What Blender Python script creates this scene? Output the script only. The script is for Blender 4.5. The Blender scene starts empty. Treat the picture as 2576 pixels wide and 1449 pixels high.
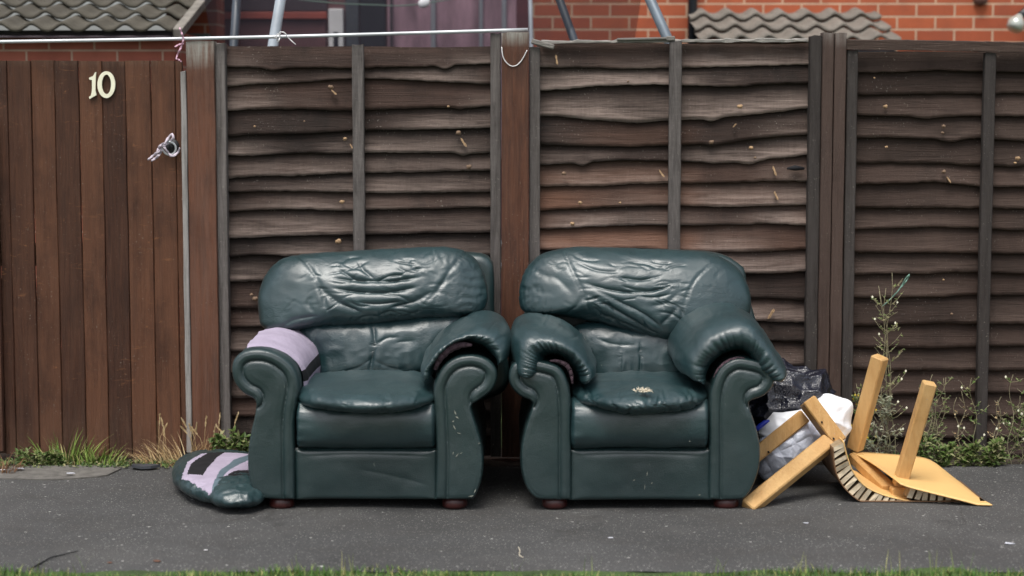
import bpy, math, random
import numpy as np
from mathutils import Vector, Matrix
random.seed(7); rng = np.random.default_rng(7)
S = bpy.context.scene
COL = S.collection
R = math.radians
# ------------------------------------------------------------------ camera
CAMY, CAMZ, F, PW, PH, HZ = -8.0, 1.5, 4664.0, 2576.0, 1449.0, 280.0
TH = math.atan((PH/2-HZ)/F)
cd = bpy.data.cameras.new('camera'); cam = bpy.data.objects.new('camera', cd); COL.objects.link(cam)
cam.location = (0, CAMY, CAMZ); cam.rotation_euler = (R(90)-TH, 0, 0)
cd.sensor_width = 36; cd.lens = 36*F/PW; cd.clip_end = 500; cd.clip_start = .1
cd.dof.use_dof = True; cd.dof.focus_distance = 7.45; cd.dof.aperture_fstop = 1.7
S.camera = cam
# ------------------------------------------------------------------ sky and sun (overcast)
w = bpy.data.worlds.new('World'); S.world = w; w.use_nodes = True
nt = w.node_tree; nt.nodes.clear()
out = nt.nodes.new('ShaderNodeOutputWorld'); bg = nt.nodes.new('ShaderNodeBackground')
sky = nt.nodes.new('ShaderNodeTexSky'); sky.sky_type = 'NISHITA'; sky.sun_disc = False
SUN_EL, SUN_AZ = R(65), R(198)
sky.sun_elevation = SUN_EL; sky.sun_rotation = SUN_AZ; sky.dust_density = 4.0; sky.air_density = 1.0
hs = nt.nodes.new('ShaderNodeHueSaturation'); hs.inputs['Saturation'].default_value = .38
nt.links.new(sky.outputs[0], hs.inputs['Color']); nt.links.new(hs.outputs[0], bg.inputs[0])
bg.inputs[1].default_value = .12; nt.links.new(bg.outputs[0], out.inputs[0])
sl = bpy.data.lights.new('sun', 'SUN'); sl.energy = 1.5; sl.angle = R(30); sl.color = (1, .96, .9)
sun = bpy.data.objects.new('sun', sl); COL.objects.link(sun)
sdir = Vector((math.sin(SUN_AZ)*math.cos(SUN_EL), math.cos(SUN_AZ)*math.cos(SUN_EL), math.sin(SUN_EL)))
sun.rotation_euler = sdir.to_track_quat('Z', 'Y').to_euler(); sun.location = (0, -5, 8)
S.view_settings.view_transform = 'Standard'; S.view_settings.look = 'None'
S.view_settings.exposure = .72; S.view_settings.gamma = 1
S.render.engine = 'CYCLES'; S.cycles.max_bounces = 6; S.cycles.use_denoising = True
# ------------------------------------------------------------------ picture point -> place
CT, ST = math.cos(TH), math.sin(TH)
def ray(px, py):
    x = (px-PW/2)/F; y = -(py-PH/2)/F
    return Vector((x, CT + y*ST, -ST + y*CT))
def P(px, py, Y):
    d = ray(px, py); t = (Y-CAMY)/d.y
    return Vector((d.x*t, Y, CAMZ+d.z*t))
def G(px, py, z=0.0):
    d = ray(px, py); t = (z-CAMZ)/d.z
    return Vector((d.x*t, CAMY+d.y*t, z))
def XZ(px, py, Y):
    p = P(px, py, Y); return (p.x, p.z)
def topx(v):
    v = np.asarray(v); r = v-np.array([0, CAMY, CAMZ])
    f = r[..., 1]*CT - r[..., 2]*ST; u = r[..., 1]*ST + r[..., 2]*CT
    return PW/2+F*r[..., 0]/f, PH/2-F*u/f
# ------------------------------------------------------------------ numpy noise
_T = rng.random((64, 64, 64)).astype(np.float64)*2-1
def vn(p):
    p = np.asarray(p, float); i = np.floor(p).astype(int); f = p-i; f = f*f*(3-2*f)
    r = 0
    for a in (0, 1):
        for b in (0, 1):
            for c in (0, 1):
                wt = (f[..., 0] if a else 1-f[..., 0])*(f[..., 1] if b else 1-f[..., 1])*(f[..., 2] if c else 1-f[..., 2])
                r = r+wt*_T[(i[..., 0]+a) % 64, (i[..., 1]+b) % 64, (i[..., 2]+c) % 64]
    return r
def fbm(p, o=3):
    p = np.asarray(p, float); r = 0; a = 1
    for k in range(o): r = r+a*vn(p*2**k+17.3*k); a *= .5
    return r
def ridge(p, o=2):
    p = np.asarray(p, float); r = 0; a = 1
    for k in range(o): r = r+a*(1-np.abs(vn(p*2**k+9.1*k))*2.2); a *= .5
    return r
# ------------------------------------------------------------------ object helpers
def props(o, label=None, cat=None, group=None, kind=None):
    if label: o['label'] = label
    if cat: o['category'] = cat
    if group: o['group'] = group
    if kind: o['kind'] = kind
    return o
def root(name, loc, label, cat, group=None):
    o = bpy.data.objects.new(name, None); COL.objects.link(o); o.location = loc; o.empty_display_size = .1
    return props(o, label, cat, group)
def worldloc(o):
    v = Vector((0, 0, 0))
    while o: v = v+Vector(o.location); o = o.parent
    return v
def mk(name, verts, faces, mats, parent=None, smooth=True, attrs=None, fm=None, origin=None):
    """mesh given in world coordinates; local to its parent's base"""
    verts = np.asarray(verts, float).reshape(-1, 3)
    off = worldloc(parent) if parent else Vector(origin or (0, 0, 0))
    me = bpy.data.meshes.new(name)
    me.from_pydata((verts-np.array(off)).tolist(), [], [list(map(int, f)) for f in faces])
    if not isinstance(mats, (list, tuple)): mats = [mats]
    for m in mats: me.materials.append(m)
    if smooth is True: me.polygons.foreach_set('use_smooth', [True]*len(me.polygons))
    elif smooth is not False: me.polygons.foreach_set('use_smooth', list(smooth))
    if fm is not None: me.polygons.foreach_set('material_index', list(fm))
    if attrs:
        for k, a in attrs.items():
            at = me.attributes.new(k, 'FLOAT', 'POINT'); at.data.foreach_set('value', np.asarray(a, float))
    me.update()
    o = bpy.data.objects.new(name, me); COL.objects.link(o)
    if parent: o.parent = parent
    else: o.location = off
    return o
def graft(o, mb, mat):
    """add thin marks to an existing part as faces with their own material slot"""
    import bmesh
    me = o.data; me.materials.append(mat); bm = bmesh.new(); bm.from_mesh(me); off = worldloc(o); idx = len(me.materials)-1
    vs = [bm.verts.new(Vector(v)-off) for v in mb.v]
    for f in mb.f: g_ = bm.faces.new([vs[i] for i in f]); g_.material_index = idx
    bm.to_mesh(me); bm.free()
class MB:
    def __init__(s): s.v = []; s.f = []; s.t = []; s.m = []; s.sm = []
    def add(s, vs, fs, tone=0., mat=0, sm=False):
        b = len(s.v); s.v += [tuple(v) for v in vs]; s.f += [[b+i for i in f] for f in fs]
        s.t += [tone]*len(vs); s.m += [mat]*len(fs); s.sm += [sm]*len(fs)
    def build(s, name, mats, parent=None, origin=None):
        return mk(name, s.v, s.f, mats, parent, s.sm, {'tone': s.t}, s.m, origin)
    def box(s, x0, x1, y0, y1, z0, z1, tone=0., mat=0, b=.003, M=None):
        hx, hy, hz = (x1-x0)/2, (y1-y0)/2, (z1-z0)/2; c = Vector(((x0+x1)/2, (y0+y1)/2, (z0+z1)/2))
        s.obox(c, Vector((1, 0, 0)), Vector((0, 1, 0)), Vector((0, 0, 1)), hx, hy, hz, tone, mat, b)
    def obox(s, c, X, Y, Z, hx, hy, hz, tone=0., mat=0, b=.003):
        b = min(b, hx*.45, hy*.45, hz*.45); V = {}; vs = []
        for sx in (-1, 1):
            for sy in (-1, 1):
                for sz in (-1, 1):
                    for k in range(3):
                        d = [hx, hy, hz]
                        for j in range(3):
                            if j != k: d[j] -= b
                        V[(sx, sy, sz, k)] = len(vs)
                        vs.append(c+X*d[0]*sx+Y*d[1]*sy+Z*d[2]*sz)
        fs = []
        q = lambda *a: [V[i] for i in a]
        for k in range(3):
            for sg in (-1, 1):
                o = [j for j in range(3) if j != k]; l = []
                for a, bb in ((-1, -1), (1, -1), (1, 1), (-1, 1)):
                    t = [0, 0, 0]; t[k] = sg; t[o[0]] = a; t[o[1]] = bb; l.append((*t, k))
                fl = (sg > 0) == (k != 1)
                fs.append(q(*(l if fl else l[::-1])))
        for k in range(3):                                     # edges parallel to axis k
            o = [j for j in range(3) if j != k]
            for a in (-1, 1):
                for bb in (-1, 1):
                    def key(sk, face):
                        t = [0, 0, 0]; t[k] = sk; t[o[0]] = a; t[o[1]] = bb; return (*t, face)
                    l = [key(-1, o[0]), key(1, o[0]), key(1, o[1]), key(-1, o[1])]
                    vv = [vs[V[i]] for i in l]; n = (vv[1]-vv[0]).cross(vv[2]-vv[1])
                    if n.dot((vv[0]+vv[2])/2-c) < 0: l = l[::-1]
                    fs.append(q(*l))
        for sx in (-1, 1):
            for sy in (-1, 1):
                for sz in (-1, 1):
                    l = [(sx, sy, sz, 0), (sx, sy, sz, 1), (sx, sy, sz, 2)]
                    if sx*sy*sz < 0: l = l[::-1]
                    fs.append(q(*l))
        s.add(vs, fs, tone, mat)
    def beam(s, p0, p1, side, hw, hh, tone=0., mat=0, b=.003):
        """square bar from p0 to p1; side = rough direction of its width hw"""
        p0 = Vector(p0); p1 = Vector(p1); Z = (p1-p0); L = Z.length; Z = Z/L
        X = Vector(side); X = (X-Z*X.dot(Z)).normalized(); Y = Z.cross(X)
        s.obox((p0+p1)/2, X, Y, Z, hw, hh, L/2, tone, mat, b)
    def tube(s, pts, r, n=10, tone=0., mat=0, closed=False, caps=True):
        pts = [Vector(p) for p in pts]; N = len(pts)
        rr = r if hasattr(r, '__len__') else [r]*N
        vs = []; fs = []; prev = None
        for i, p in enumerate(pts):
            a = pts[(i-1) % N] if (closed or i > 0) else p; c = pts[(i+1) % N] if (closed or i < N-1) else p
            t = (c-a); t = t.normalized() if t.length > 1e-9 else Vector((0, 0, 1))
            if prev is None:
                u = t.cross(Vector((0, 0, 1)));
                if u.length < .1: u = t.cross(Vector((0, 1, 0)))
            else: u = prev-t*prev.dot(t)
            u.normalize(); prev = u; v = t.cross(u)
            for k in range(n):
                a_ = 2*math.pi*k/n; vs.append(p+(u*math.cos(a_)+v*math.sin(a_))*rr[i])
        for i in range(N if closed else N-1):
            j = (i+1) % N
            for k in range(n):
                l = (k+1) % n; fs.append([i*n+k, i*n+l, j*n+l, j*n+k])
        if caps and not closed: fs.append(list(range(n))[::-1]); fs.append([(N-1)*n+k for k in range(n)])
        s.add(vs, fs, tone, mat, True)
    def blade(s, p, h, wd, az, lean, tone=0., n=4, mat=0, curl=1.6):
        p = Vector(p); d = Vector((math.cos(az), math.sin(az), 0)); sd = Vector((-d.y, d.x, 0))
        vs = []; fs = []
        for i in range(n+1):
            t = i/n; c = p+d*(lean*h*t**curl)+Vector((0, 0, h*(t-.25*lean*t*t)))
            ww = wd*(1-t**1.5)*.5+.0002
            vs += [c-sd*ww, c+sd*ww]
        for i in range(n): fs.append([2*i, 2*i+1, 2*i+3, 2*i+2])
        s.add(vs, fs, tone, mat, True)
    def leaf(s, p, d, up, L, W, tone=0., mat=0):
        p = Vector(p); d = Vector(d).normalized(); n = Vector(up); sd = d.cross(n)
        if sd.length < 1e-4: sd = d.cross(Vector((1, 0, .1)))
        sd.normalize(); n = sd.cross(d)
        vs = [p, p+d*L*.45+sd*W*.5+n*L*.06, p+d*L-n*L*.1, p+d*L*.45-sd*W*.5+n*L*.06]
        s.add(vs, [[0, 1, 2, 3]], tone, mat, False)
def catmull(pts, n, closed=True):
    pts = np.asarray(pts, float); N = len(pts); outp = []
    segs = N if closed else N-1
    for i in range(segs):
        if closed: a, b, c, d = pts[(i-1) % N], pts[i], pts[(i+1) % N], pts[(i+2) % N]
        else: a, b, c, d = pts[max(i-1, 0)], pts[i], pts[i+1], pts[min(i+2, N-1)]
        for k in range(16):
            t = k/16
            outp.append(.5*((2*b)+(-a+c)*t+(2*a-5*b+4*c-d)*t*t+(-a+3*b-3*c+d)*t**3))
    outp.append(pts[0] if closed else pts[-1]); o = np.array(outp)
    L = np.r_[0, np.cumsum(np.linalg.norm(np.diff(o, axis=0), axis=1))]
    t = np.linspace(0, L[-1], n+1)[:-1] if closed else np.linspace(0, L[-1], n)
    return np.stack([np.interp(t, L, o[:, k]) for k in range(o.shape[1])], 1)
def polydist(x, y, pts):
    d = np.full(x.shape, 1e9); tt = np.zeros(x.shape); n = len(pts)-1
    for i in range(n):
        ax, ay = pts[i]; bx, by = pts[i+1]; ux, uy = bx-ax, by-ay; L = ux*ux+uy*uy
        t = np.clip(((x-ax)*ux+(y-ay)*uy)/L, 0, 1); e = np.hypot(x-ax-t*ux, y-ay-t*uy)
        m = e < d; d = np.where(m, e, d); tt = np.where(m, (i+t)/n, tt)
    return d, tt
def inpoly(x, y, poly):
    r = np.zeros(np.shape(x), bool); n = len(poly)
    for i in range(n):
        x0, y0 = poly[i]; x1, y1 = poly[(i+1) % n]
        c = ((y0 > y) != (y1 > y)) & (x < (x1-x0)*(y-y0)/((y1-y0) if y1 != y0 else 1e-9)+x0); r ^= c
    return r
def displace(o, fn):
    """move each vertex along its normal by fn(world positions)"""
    me = o.data; n = len(me.vertices); co = np.empty(n*3); me.vertices.foreach_get('co', co); co = co.reshape(-1, 3)
    no = np.empty(n*3); me.vertex_normals.foreach_get('vector', no); no = no.reshape(-1, 3)
    w_ = co+np.array(worldloc(o)); d = fn(w_)
    co = co+no*d[:, None]; me.vertices.foreach_set('co', co.ravel()); me.update()
def pillow(name, outline, mat, parent, Yc=None, z=None, front=.1, back=.05, p=2.2, q=2.2, lean=0., NT=168, NR=44,
           disp=None, centre=None, sag=0.):
    """stuffed cushion: closed traced outline standing at depth Yc (or lying at height z), domed both sides"""
    if Yc is not None: o3 = np.array([P(x, y, Yc) for x, y in catmull(outline, NT)])
    else: o3 = np.array([G(x, y, z) for x, y in catmull(outline, NT)])
    c = o3.mean(0) if centre is None else np.array(centre)
    ax = np.array([0, -1, 0]) if Yc is not None else np.array([0, 0, 1])
    vs = []; fs = []
    ts = np.linspace(0, 1, NR+1); rs = np.sin(ts*math.pi/2)**.9
    def side(amp, sgn):
        b = len(vs); rows = []
        for i in range(NR+1 if sgn > 0 else NR):
            r = rs[i] if i < NR else 1.
            h = amp*max(0, 1-r**p)**(1/q)
            pts = c+(o3-c)*r+ax*sgn*h
            if i == 0: vs.append(tuple(pts[0])); rows.append([b])
            else:
                s0 = len(vs); vs.extend(map(tuple, pts)); rows.append(list(range(s0, s0+NT)))
        return rows
    fr = side(front, 1); bk = side(back, -1); bk.append(fr[-1])
    for rows, sg in ((fr, 1), (bk, -1)):
        for i in range(len(rows)-1):
            for k in range(NT):
                l = (k+1) % NT
                f = [rows[0][0], rows[1][k], rows[1][l]] if i == 0 else [rows[i][k], rows[i+1][k], rows[i+1][l], rows[i][l]]
                fs.append(f if sg > 0 else f[::-1])
    vs = np.array(vs)
    # make sure normals face outward
    a, b_, c_ = vs[fs[NT*3][0]], vs[fs[NT*3][1]], vs[fs[NT*3][2]]
    if np.dot(np.cross(b_-a, c_-b_), ax) < 0: fs = [f[::-1] for f in fs]
    if lean and Yc is not None: vs[:, 1] += lean*(vs[:, 2]-c[2])
    ob = mk(name, vs, fs, mat, parent)
    if disp: displace(ob, disp)
    return ob
def creases(lst):
    """traced folds: (points, width px, depth m)"""
    def fn(w_):
        x, y = topx(w_); d = np.zeros(len(x))
        for pts, wd, dp in lst:
            pts = catmull(pts, 24, False) if len(pts) > 2 else pts
            e, t = polydist(x, y, pts); fade = np.clip(np.minimum(t, 1-t)*5+.15, 0, 1)
            d += .72*fade*dp*(-np.exp(-(e/(wd*.6))**1.1)+.16*np.exp(-((e-2.0*wd)/(wd*1.5))**2))
        return d
    return fn
def pleats(outline, a0, a1, n, ln, wd, dp, inward=None, jit=.35):
    """short gathers running inward from a stretch of the outline (fractions a0..a1)"""
    o = catmull(outline, 200); c = o.mean(0) if inward is None else np.array(inward); outl = []
    for k in range(n):
        f = (a0+(a1-a0)*(k+random.uniform(-jit, jit))/n) % 1.; p = o[int(f*200) % 200]; d = c-p; d = d/np.linalg.norm(d); l = ln*random.uniform(.45, 1.2)
        s_ = np.array([-d[1], d[0]])*random.uniform(-.25, .25)
        outl.append(([tuple(p-d*4), tuple(p+d*l*.5+s_*l*.3), tuple(p+d*l+s_*l)], wd*random.uniform(.7, 1.3), dp*random.uniform(.5, 1.2)))
    return outl
def fines(x0, x1, y0, y1, n, ln, wd, dp, ang=(-.35, .35), curve=.25):
    o = []
    for k in range(n):
        x, y = random.uniform(x0, x1), random.uniform(y0, y1); a = random.uniform(*ang); l = ln*random.uniform(.4, 1.3); c, s_ = math.cos(a), math.sin(a); b = random.uniform(-curve, curve)*l
        o.append(([(x-c*l/2, y-s_*l/2), (x-s_*b, y+c*b), (x+c*l/2, y+s_*l/2)], wd*random.uniform(.7, 1.4), dp*random.uniform(.4, 1.3)))
    return o
def worley(p, seed=0):
    p = np.asarray(p, float)+seed; i = np.floor(p).astype(int); best = np.full(p.shape[0], 9.); b2 = best.copy()
    for a in (-1, 0, 1):
        for b in (-1, 0, 1):
            for c in (-1, 0, 1):
                q = i+np.array([a, b, c]); h = [_T[(q[:, 0]+k*7) % 64, (q[:, 1]+k*13) % 64, (q[:, 2]+k*29) % 64]*.5+.5 for k in (0, 1, 2)]
                d = np.sqrt(sum((q[:, k]+h[k]-p[:, k])**2 for k in (0, 1, 2))); n = np.minimum(d, best); b2 = np.minimum(b2, np.maximum(d, best)); best = n
    return best, b2
def facets(amp, sc, seed):
    def fn(w_):
        q = w_+.02*np.stack([vn(w_*13+seed), vn(w_*13+seed+5), vn(w_*13+seed+9)], 1); q2 = q*np.array([1., 1., 1.6])
        a, b = worley(q2*sc, seed); c, d = worley(q*sc*2.3, seed+3)
        return amp*(1-1.1*a+.38*(1-1.1*c)+.5*np.minimum(b-a, .25))-amp*.3
    return fn
def wrinkle(amp, sx, sy, sz, seed=0., pw=1.):
    return lambda w_: amp*(np.clip(ridge(w_*np.array([sx, sy, sz])+seed), -1, 2)-.6)
def add_fns(*f): return lambda w_: sum(g(w_) for g in f)
# ------------------------------------------------------------------ materials
def M(name, rough=.6, spec=.5):
    m = bpy.data.materials.new(name); m.use_nodes = True; n = m.node_tree
    b = n.nodes['Principled BSDF']; b.inputs['Roughness'].default_value = rough; b.inputs['Specular IOR Level'].default_value = spec
    return m, n, b
def nd(n, t, **k):
    a = n.nodes.new(t)
    for kk, v in k.items():
        if kk.startswith('i_'):
            a.inputs[kk[2:].replace('_', ' ')].default_value = v
        else: setattr(a, kk, v)
    return a
def L(n, a, b): n.links.new(a, b)
def noise(n, scale, det=4, rough=.55, vec=None, dim='3D', w=None, dist=0.):
    a = nd(n, 'ShaderNodeTexNoise', noise_dimensions=dim); a.inputs['Scale'].default_value = scale
    a.inputs['Detail'].default_value = det; a.inputs['Roughness'].default_value = rough; a.inputs['Distortion'].default_value = dist
    if vec: L(n, vec, a.inputs['Vector'])
    if w: L(n, w, a.inputs['W'])
    return a.outputs['Fac']
def ramp(n, fac, stops):
    r = nd(n, 'ShaderNodeValToRGB'); e = r.color_ramp.elements
    while len(e) < len(stops): e.new(.5)
    for i, (p, c) in enumerate(stops):
        e[i].position = p; e[i].color = (c, c, c, 1) if not hasattr(c, '__len__') else (*c, 1)
    L(n, fac, r.inputs[0]); return r.outputs[0]
def mix(n, fac, a, b, mode='MIX'):
    x = nd(n, 'ShaderNodeMix', data_type='RGBA', blend_type=mode)
    for s, v in ((x.inputs[0], fac), (x.inputs[6], a), (x.inputs[7], b)):
        if hasattr(v, 'links'): L(n, v, s)
        elif hasattr(v, '__len__'): s.default_value = (*v, 1)
        else: s.default_value = v
    return x.outputs[2]
def math_(n, op, a, b=None):
    x = nd(n, 'ShaderNodeMath', operation=op)
    for i, v in enumerate((a, b)):
        if v is None: continue
        if hasattr(v, 'links'): L(n, v, x.inputs[i])
        else: x.inputs[i].default_value = v
    return x.outputs[0]
def bump(n, b, h, strength=.3, dist=.01):
    x = nd(n, 'ShaderNodeBump'); x.inputs['Strength'].default_value = strength; x.inputs['Distance'].default_value = dist
    L(n, h, x.inputs['Height']); L(n, x.outputs[0], b.inputs['Normal'])
def coords(n, scale=(1, 1, 1)):
    t = nd(n, 'ShaderNodeTexCoord'); m = nd(n, 'ShaderNodeMapping'); m.inputs['Scale'].default_value = scale
    L(n, t.outputs['Object'], m.inputs[0]); return m.outputs[0]
def attr(n, name):
    a = nd(n, 'ShaderNodeAttribute'); a.attribute_name = name; return a.outputs['Fac']

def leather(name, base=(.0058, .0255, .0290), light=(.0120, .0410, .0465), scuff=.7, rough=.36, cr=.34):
    m, n, b = M(name, rough, .9); b.inputs['Coat Weight'].default_value = .35 if cr > .1 else .08; b.inputs['Coat Roughness'].default_value = .42
    c = coords(n)
    big = noise(n, 5, 5, .6, c)
    col = mix(n, ramp(n, big, [(.3, 0.), (.72, 1.)]), base, light)
    pt = nd(n, 'ShaderNodeNewGeometry'); col = mix(n, math_(n, 'MULTIPLY', ramp(n, pt.outputs['Pointiness'], [(.53, 0.), (.60, 1.)]), .22), col, (.05, .10, .105))
    # pale scuffs and scratches
    sc = noise(n, 38, 3, .6, coords(n, (1.6, 1, .55)), dist=1.5)
    zone = noise(n, 4.5, 2, .5, c)
    mask = math_(n, 'MULTIPLY', ramp(n, sc, [(.71, 0.), (.76, 1.)]), ramp(n, zone, [(.52, 0.), (.66, 1.)]))
    mask = math_(n, 'MULTIPLY', mask, scuff)
    col = mix(n, mask, col, (.28, .30, .25))
    dust = math_(n, 'MULTIPLY', ramp(n, noise(n, 2.2, 6, .7, c), [(.45, 0.), (.8, 1.)]), .10)
    col = mix(n, dust, col, (.11, .13, .11))
    L(n, col, b.inputs['Base Color'])
    rg = nd(n, 'ShaderNodeMapRange'); rg.inputs['To Min'].default_value = rough-.07; rg.inputs['To Max'].default_value = rough+.14
    L(n, noise(n, 9, 4, .6, c), rg.inputs['Value']); L(n, rg.outputs[0], b.inputs['Roughness'])
    v = nd(n, 'ShaderNodeTexVoronoi', feature='DISTANCE_TO_EDGE'); v.inputs['Scale'].default_value = 150; L(n, c, v.inputs['Vector'])
    line = lambda scl, wdt, dst, sc_=(1, 1, 1): ramp(n, math_(n, 'ABSOLUTE', math_(n, 'SUBTRACT', noise(n, scl, 3, .5, coords(n, sc_), dist=dst), .5)), [(0., 0.), (wdt, 1.)])
    h = math_(n, 'ADD', math_(n, 'MULTIPLY', ramp(n, v.outputs['Distance'], [(0, 0.), (.25, 1.)]), .10), math_(n, 'MULTIPLY', noise(n, 11, 3, .5, c, dist=.5), .9))
    ck = ramp(n, noise(n, 3.5, 3, .6, c), [(.42, .08), (.62, 1.)])
    h = math_(n, 'ADD', h, math_(n, 'MULTIPLY', math_(n, 'MULTIPLY', line(8, .045, 1.8, (1, 1, 2.4)), ck), cr))
    h = math_(n, 'ADD', h, math_(n, 'MULTIPLY', math_(n, 'MULTIPLY', line(24, .08, 1.2, (1, 1, 1.6)), ck), cr*.5))
    bump(n, b, h, .22, .010)
    return m
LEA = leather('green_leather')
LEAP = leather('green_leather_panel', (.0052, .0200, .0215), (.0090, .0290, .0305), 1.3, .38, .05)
def plain(name, col, rough=.6, var=.25, scale=8, bs=.2, bd=.004, spec=.5, metal=0., sc=(1, 1, 1)):
    m, n, b = M(name, rough, spec); c = coords(n, sc)
    d = tuple(x*(1-var) for x in col); l = tuple(min(1, x*(1+var)) for x in col)
    L(n, mix(n, ramp(n, noise(n, scale, 5, .6, c), [(.3, 0.), (.7, 1.)]), d, l), b.inputs['Base Color'])
    b.inputs['Metallic'].default_value = metal
    bump(n, b, noise(n, scale*7, 4, .6, c), bs, bd)
    return m
def wood(name, dark, mid, light, axis='x', rough=.75, wearcol=(.20, .175, .16), wear=1., scuff=0., gs=1., speck=0.):
    m, n, b = M(name, rough, .25)
    tone = attr(n, 'tone'); wr = attr(n, 'wear')
    s = {'x': (1.2, 22, 22), 'z': (22, 22, 1.2), 'y': (22, 1.2, 22)}[axis]
    c = coords(n, s); tw = math_(n, 'MULTIPLY', tone, 37.)
    g = noise(n, 3.2*gs, 7, .68, c, '4D', tw, 1.2)
    g2 = noise(n, 1.1, 4, .6, c, '4D', tw, .6)
    blot = noise(n, 4.0, 5, .65, coords(n, (1.6, 1, .8)), '4D', tw)
    col = mix(n, ramp(n, g, [(.30, 0.), (.68, 1.)]), dark, mid)
    tf = math_(n, 'FRACT', math_(n, 'MULTIPLY', tone, 5.37))
    col = mix(n, math_(n, 'MULTIPLY', ramp(n, tf, [(.15, 0.), (.95, 1.)]), ramp(n, g2, [(.25, .25), (.75, 1.)])), col, light)
    col = mix(n, ramp(n, blot, [(.47, 0.), (.70, .75)]), col, dark)
    # weathered grey: bleached fibres
    s2 = {'x': (1, 9, 14), 'z': (14, 9, 1), 'y': (9, 1, 14)}[axis]
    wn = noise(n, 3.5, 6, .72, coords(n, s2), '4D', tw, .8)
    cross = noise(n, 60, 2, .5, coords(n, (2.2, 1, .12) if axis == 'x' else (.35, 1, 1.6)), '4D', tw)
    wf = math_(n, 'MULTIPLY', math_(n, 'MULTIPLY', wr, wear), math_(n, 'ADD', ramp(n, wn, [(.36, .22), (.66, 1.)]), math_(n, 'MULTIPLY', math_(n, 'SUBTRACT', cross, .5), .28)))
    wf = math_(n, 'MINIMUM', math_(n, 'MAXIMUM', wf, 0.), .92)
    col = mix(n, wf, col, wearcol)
    if speck:
        sp = noise(n, 130, 2, .5, coords(n)); z = noise(n, 6, 3, .6, coords(n))
        col = mix(n, math_(n, 'MULTIPLY', math_(n, 'MULTIPLY', ramp(n, sp, [(.67, 0.), (.72, 1.)]), ramp(n, z, [(.45, 0.), (.7, 1.)])), speck), col, (.35, .32, .28))
    if scuff:
        sn = noise(n, 17, 4, .75, coords(n, (.7, 1, 2.2)), dist=1.2); zz = noise(n, 2.2, 3, .6, coords(n))
        col = mix(n, math_(n, 'MULTIPLY', math_(n, 'MULTIPLY', ramp(n, sn, [(.60, 0.), (.70, 1.)]), ramp(n, zz, [(.46, 0.), (.60, 1.)])), scuff), col, (.30, .135, .06))
    if axis == 'x': col = mix(n, math_(n, 'MULTIPLY', attr(n, 'red'), .8), col, mix(n, g, (.10, .04, .022), (.36, .17, .10)))
    L(n, col, b.inputs['Base Color'])
    bump(n, b, math_(n, 'ADD', g, math_(n, 'MULTIPLY', cross, .15)), .9, .006)
    return m
W_SLAT = wood('dark_slat_wood', (.006, .004, .003), (.030, .018, .014), (.072, .041, .031), 'x', wearcol=(.25, .192, .165), wear=1.08, speck=.6)
W_SLATR = wood('black_slat_wood', (.018, .011, .008), (.042, .026, .020), (.058, .036, .028), 'x', wearcol=(.135, .095, .078), wear=.75, speck=.6)
W_BAT = wood('weathered_batten_wood', (.016, .013, .012), (.050, .043, .039), (.075, .064, .058), 'z', wearcol=(.20, .18, .17), speck=.9)
W_BATR = wood('dark_batten_wood', (.014, .011, .010), (.034, .028, .025), (.045, .036, .032), 'z', wearcol=(.10, .09, .085), speck=.7)
W_GATE = wood('gate_board_wood', (.024, .010, .007), (.068, .028, .016), (.145, .062, .033), 'z', .5, wearcol=(.16, .10, .07), speck=.6, scuff=.6)
W_POST = wood('brown_post_wood', (.045, .017, .010), (.125, .048, .025), (.170, .068, .038), 'z', .6, wearcol=(.30, .29, .26), speck=.5)
W_POSTD = wood('dark_post_wood', (.028, .016, .012), (.066, .042, .033), (.080, .052, .042), 'z', .6, wearcol=(.25, .22, .2), speck=.6)
W_OLD = wood('old_grey_wood', (.10, .095, .085), (.24, .22, .20), (.32, .30, .27), 'x', wearcol=(.4, .38, .35))
W_OLDZ = wood('old_grey_strip', (.09, .085, .08), (.22, .21, .20), (.30, .29, .28), 'z', wearcol=(.4, .38, .36), speck=.3)
KNOT = plain('pale_knot_wood', (.34, .22, .12), .8, .6, 90); KNOT2 = plain('dark_knot_wood', (.17, .11, .07), .8, .6, 90)
PINE = wood('table_pine', (.42, .215, .075), (.56, .31, .12), (.62, .36, .15), 'z', .45, wearcol=(.6, .4, .2), gs=.8)
BOARD = plain('tan_hardboard', (.70, .44, .17), .5, .08, 3, .1, .002)
BROWNB = plain('brown_board_edge', (.16, .085, .04), .7, .3, 12)
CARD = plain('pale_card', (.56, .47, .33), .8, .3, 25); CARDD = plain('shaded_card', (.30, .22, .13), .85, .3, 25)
LAV = plain('lavender_lining', (.35, .305, .39), .9, .12, 9, .5, .006, .15)
PINK = plain('torn_pink_lining', (.085, .055, .068), .9, .5, 14, .6, .01, .2)
BLKF = plain('black_fabric', (.010, .010, .012), .8, .3, 10, .3, .003, .3)
GREYF = plain('blue_grey_strip', (.09, .13, .155), .6, .15, 10)
FOOT = plain('red_brown_foot', (.040, .009, .008), .35, .3, 12, .1)
ALU = plain('grey_metal_pole', (.52, .54, .56), .42, .15, 6, .15, .002, .5, .35)
STEEL = plain('blue_grey_tube', (.14, .17, .20), .4, .2, 6, .1, .002, .5, .3)
BLUEP = plain('dark_blue_tube', (.035, .045, .06), .4, .2, 6, .1, .002)
BLACKP = plain('black_pipe', (.012, .015, .020), .4, .2, 6, .1, .002)
IRON = plain('black_iron', (.02, .02, .022), .5, .3, 30, .3, .002)
CREAM = plain('cream_paint', (.82, .80, .62), .4, .08, 20, .1, .001)
WHITEP = plain('white_plastic_sheet', (.82, .83, .86), .4, .04, 8, .2, .004)
SILV = plain('silver_padded_sheet', (.60, .63, .72), .34, .18, 7, .4, .012, .6, .12)
BLUEB = plain('blue_print', (.02, .04, .42), .4, .1, 8)
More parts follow.
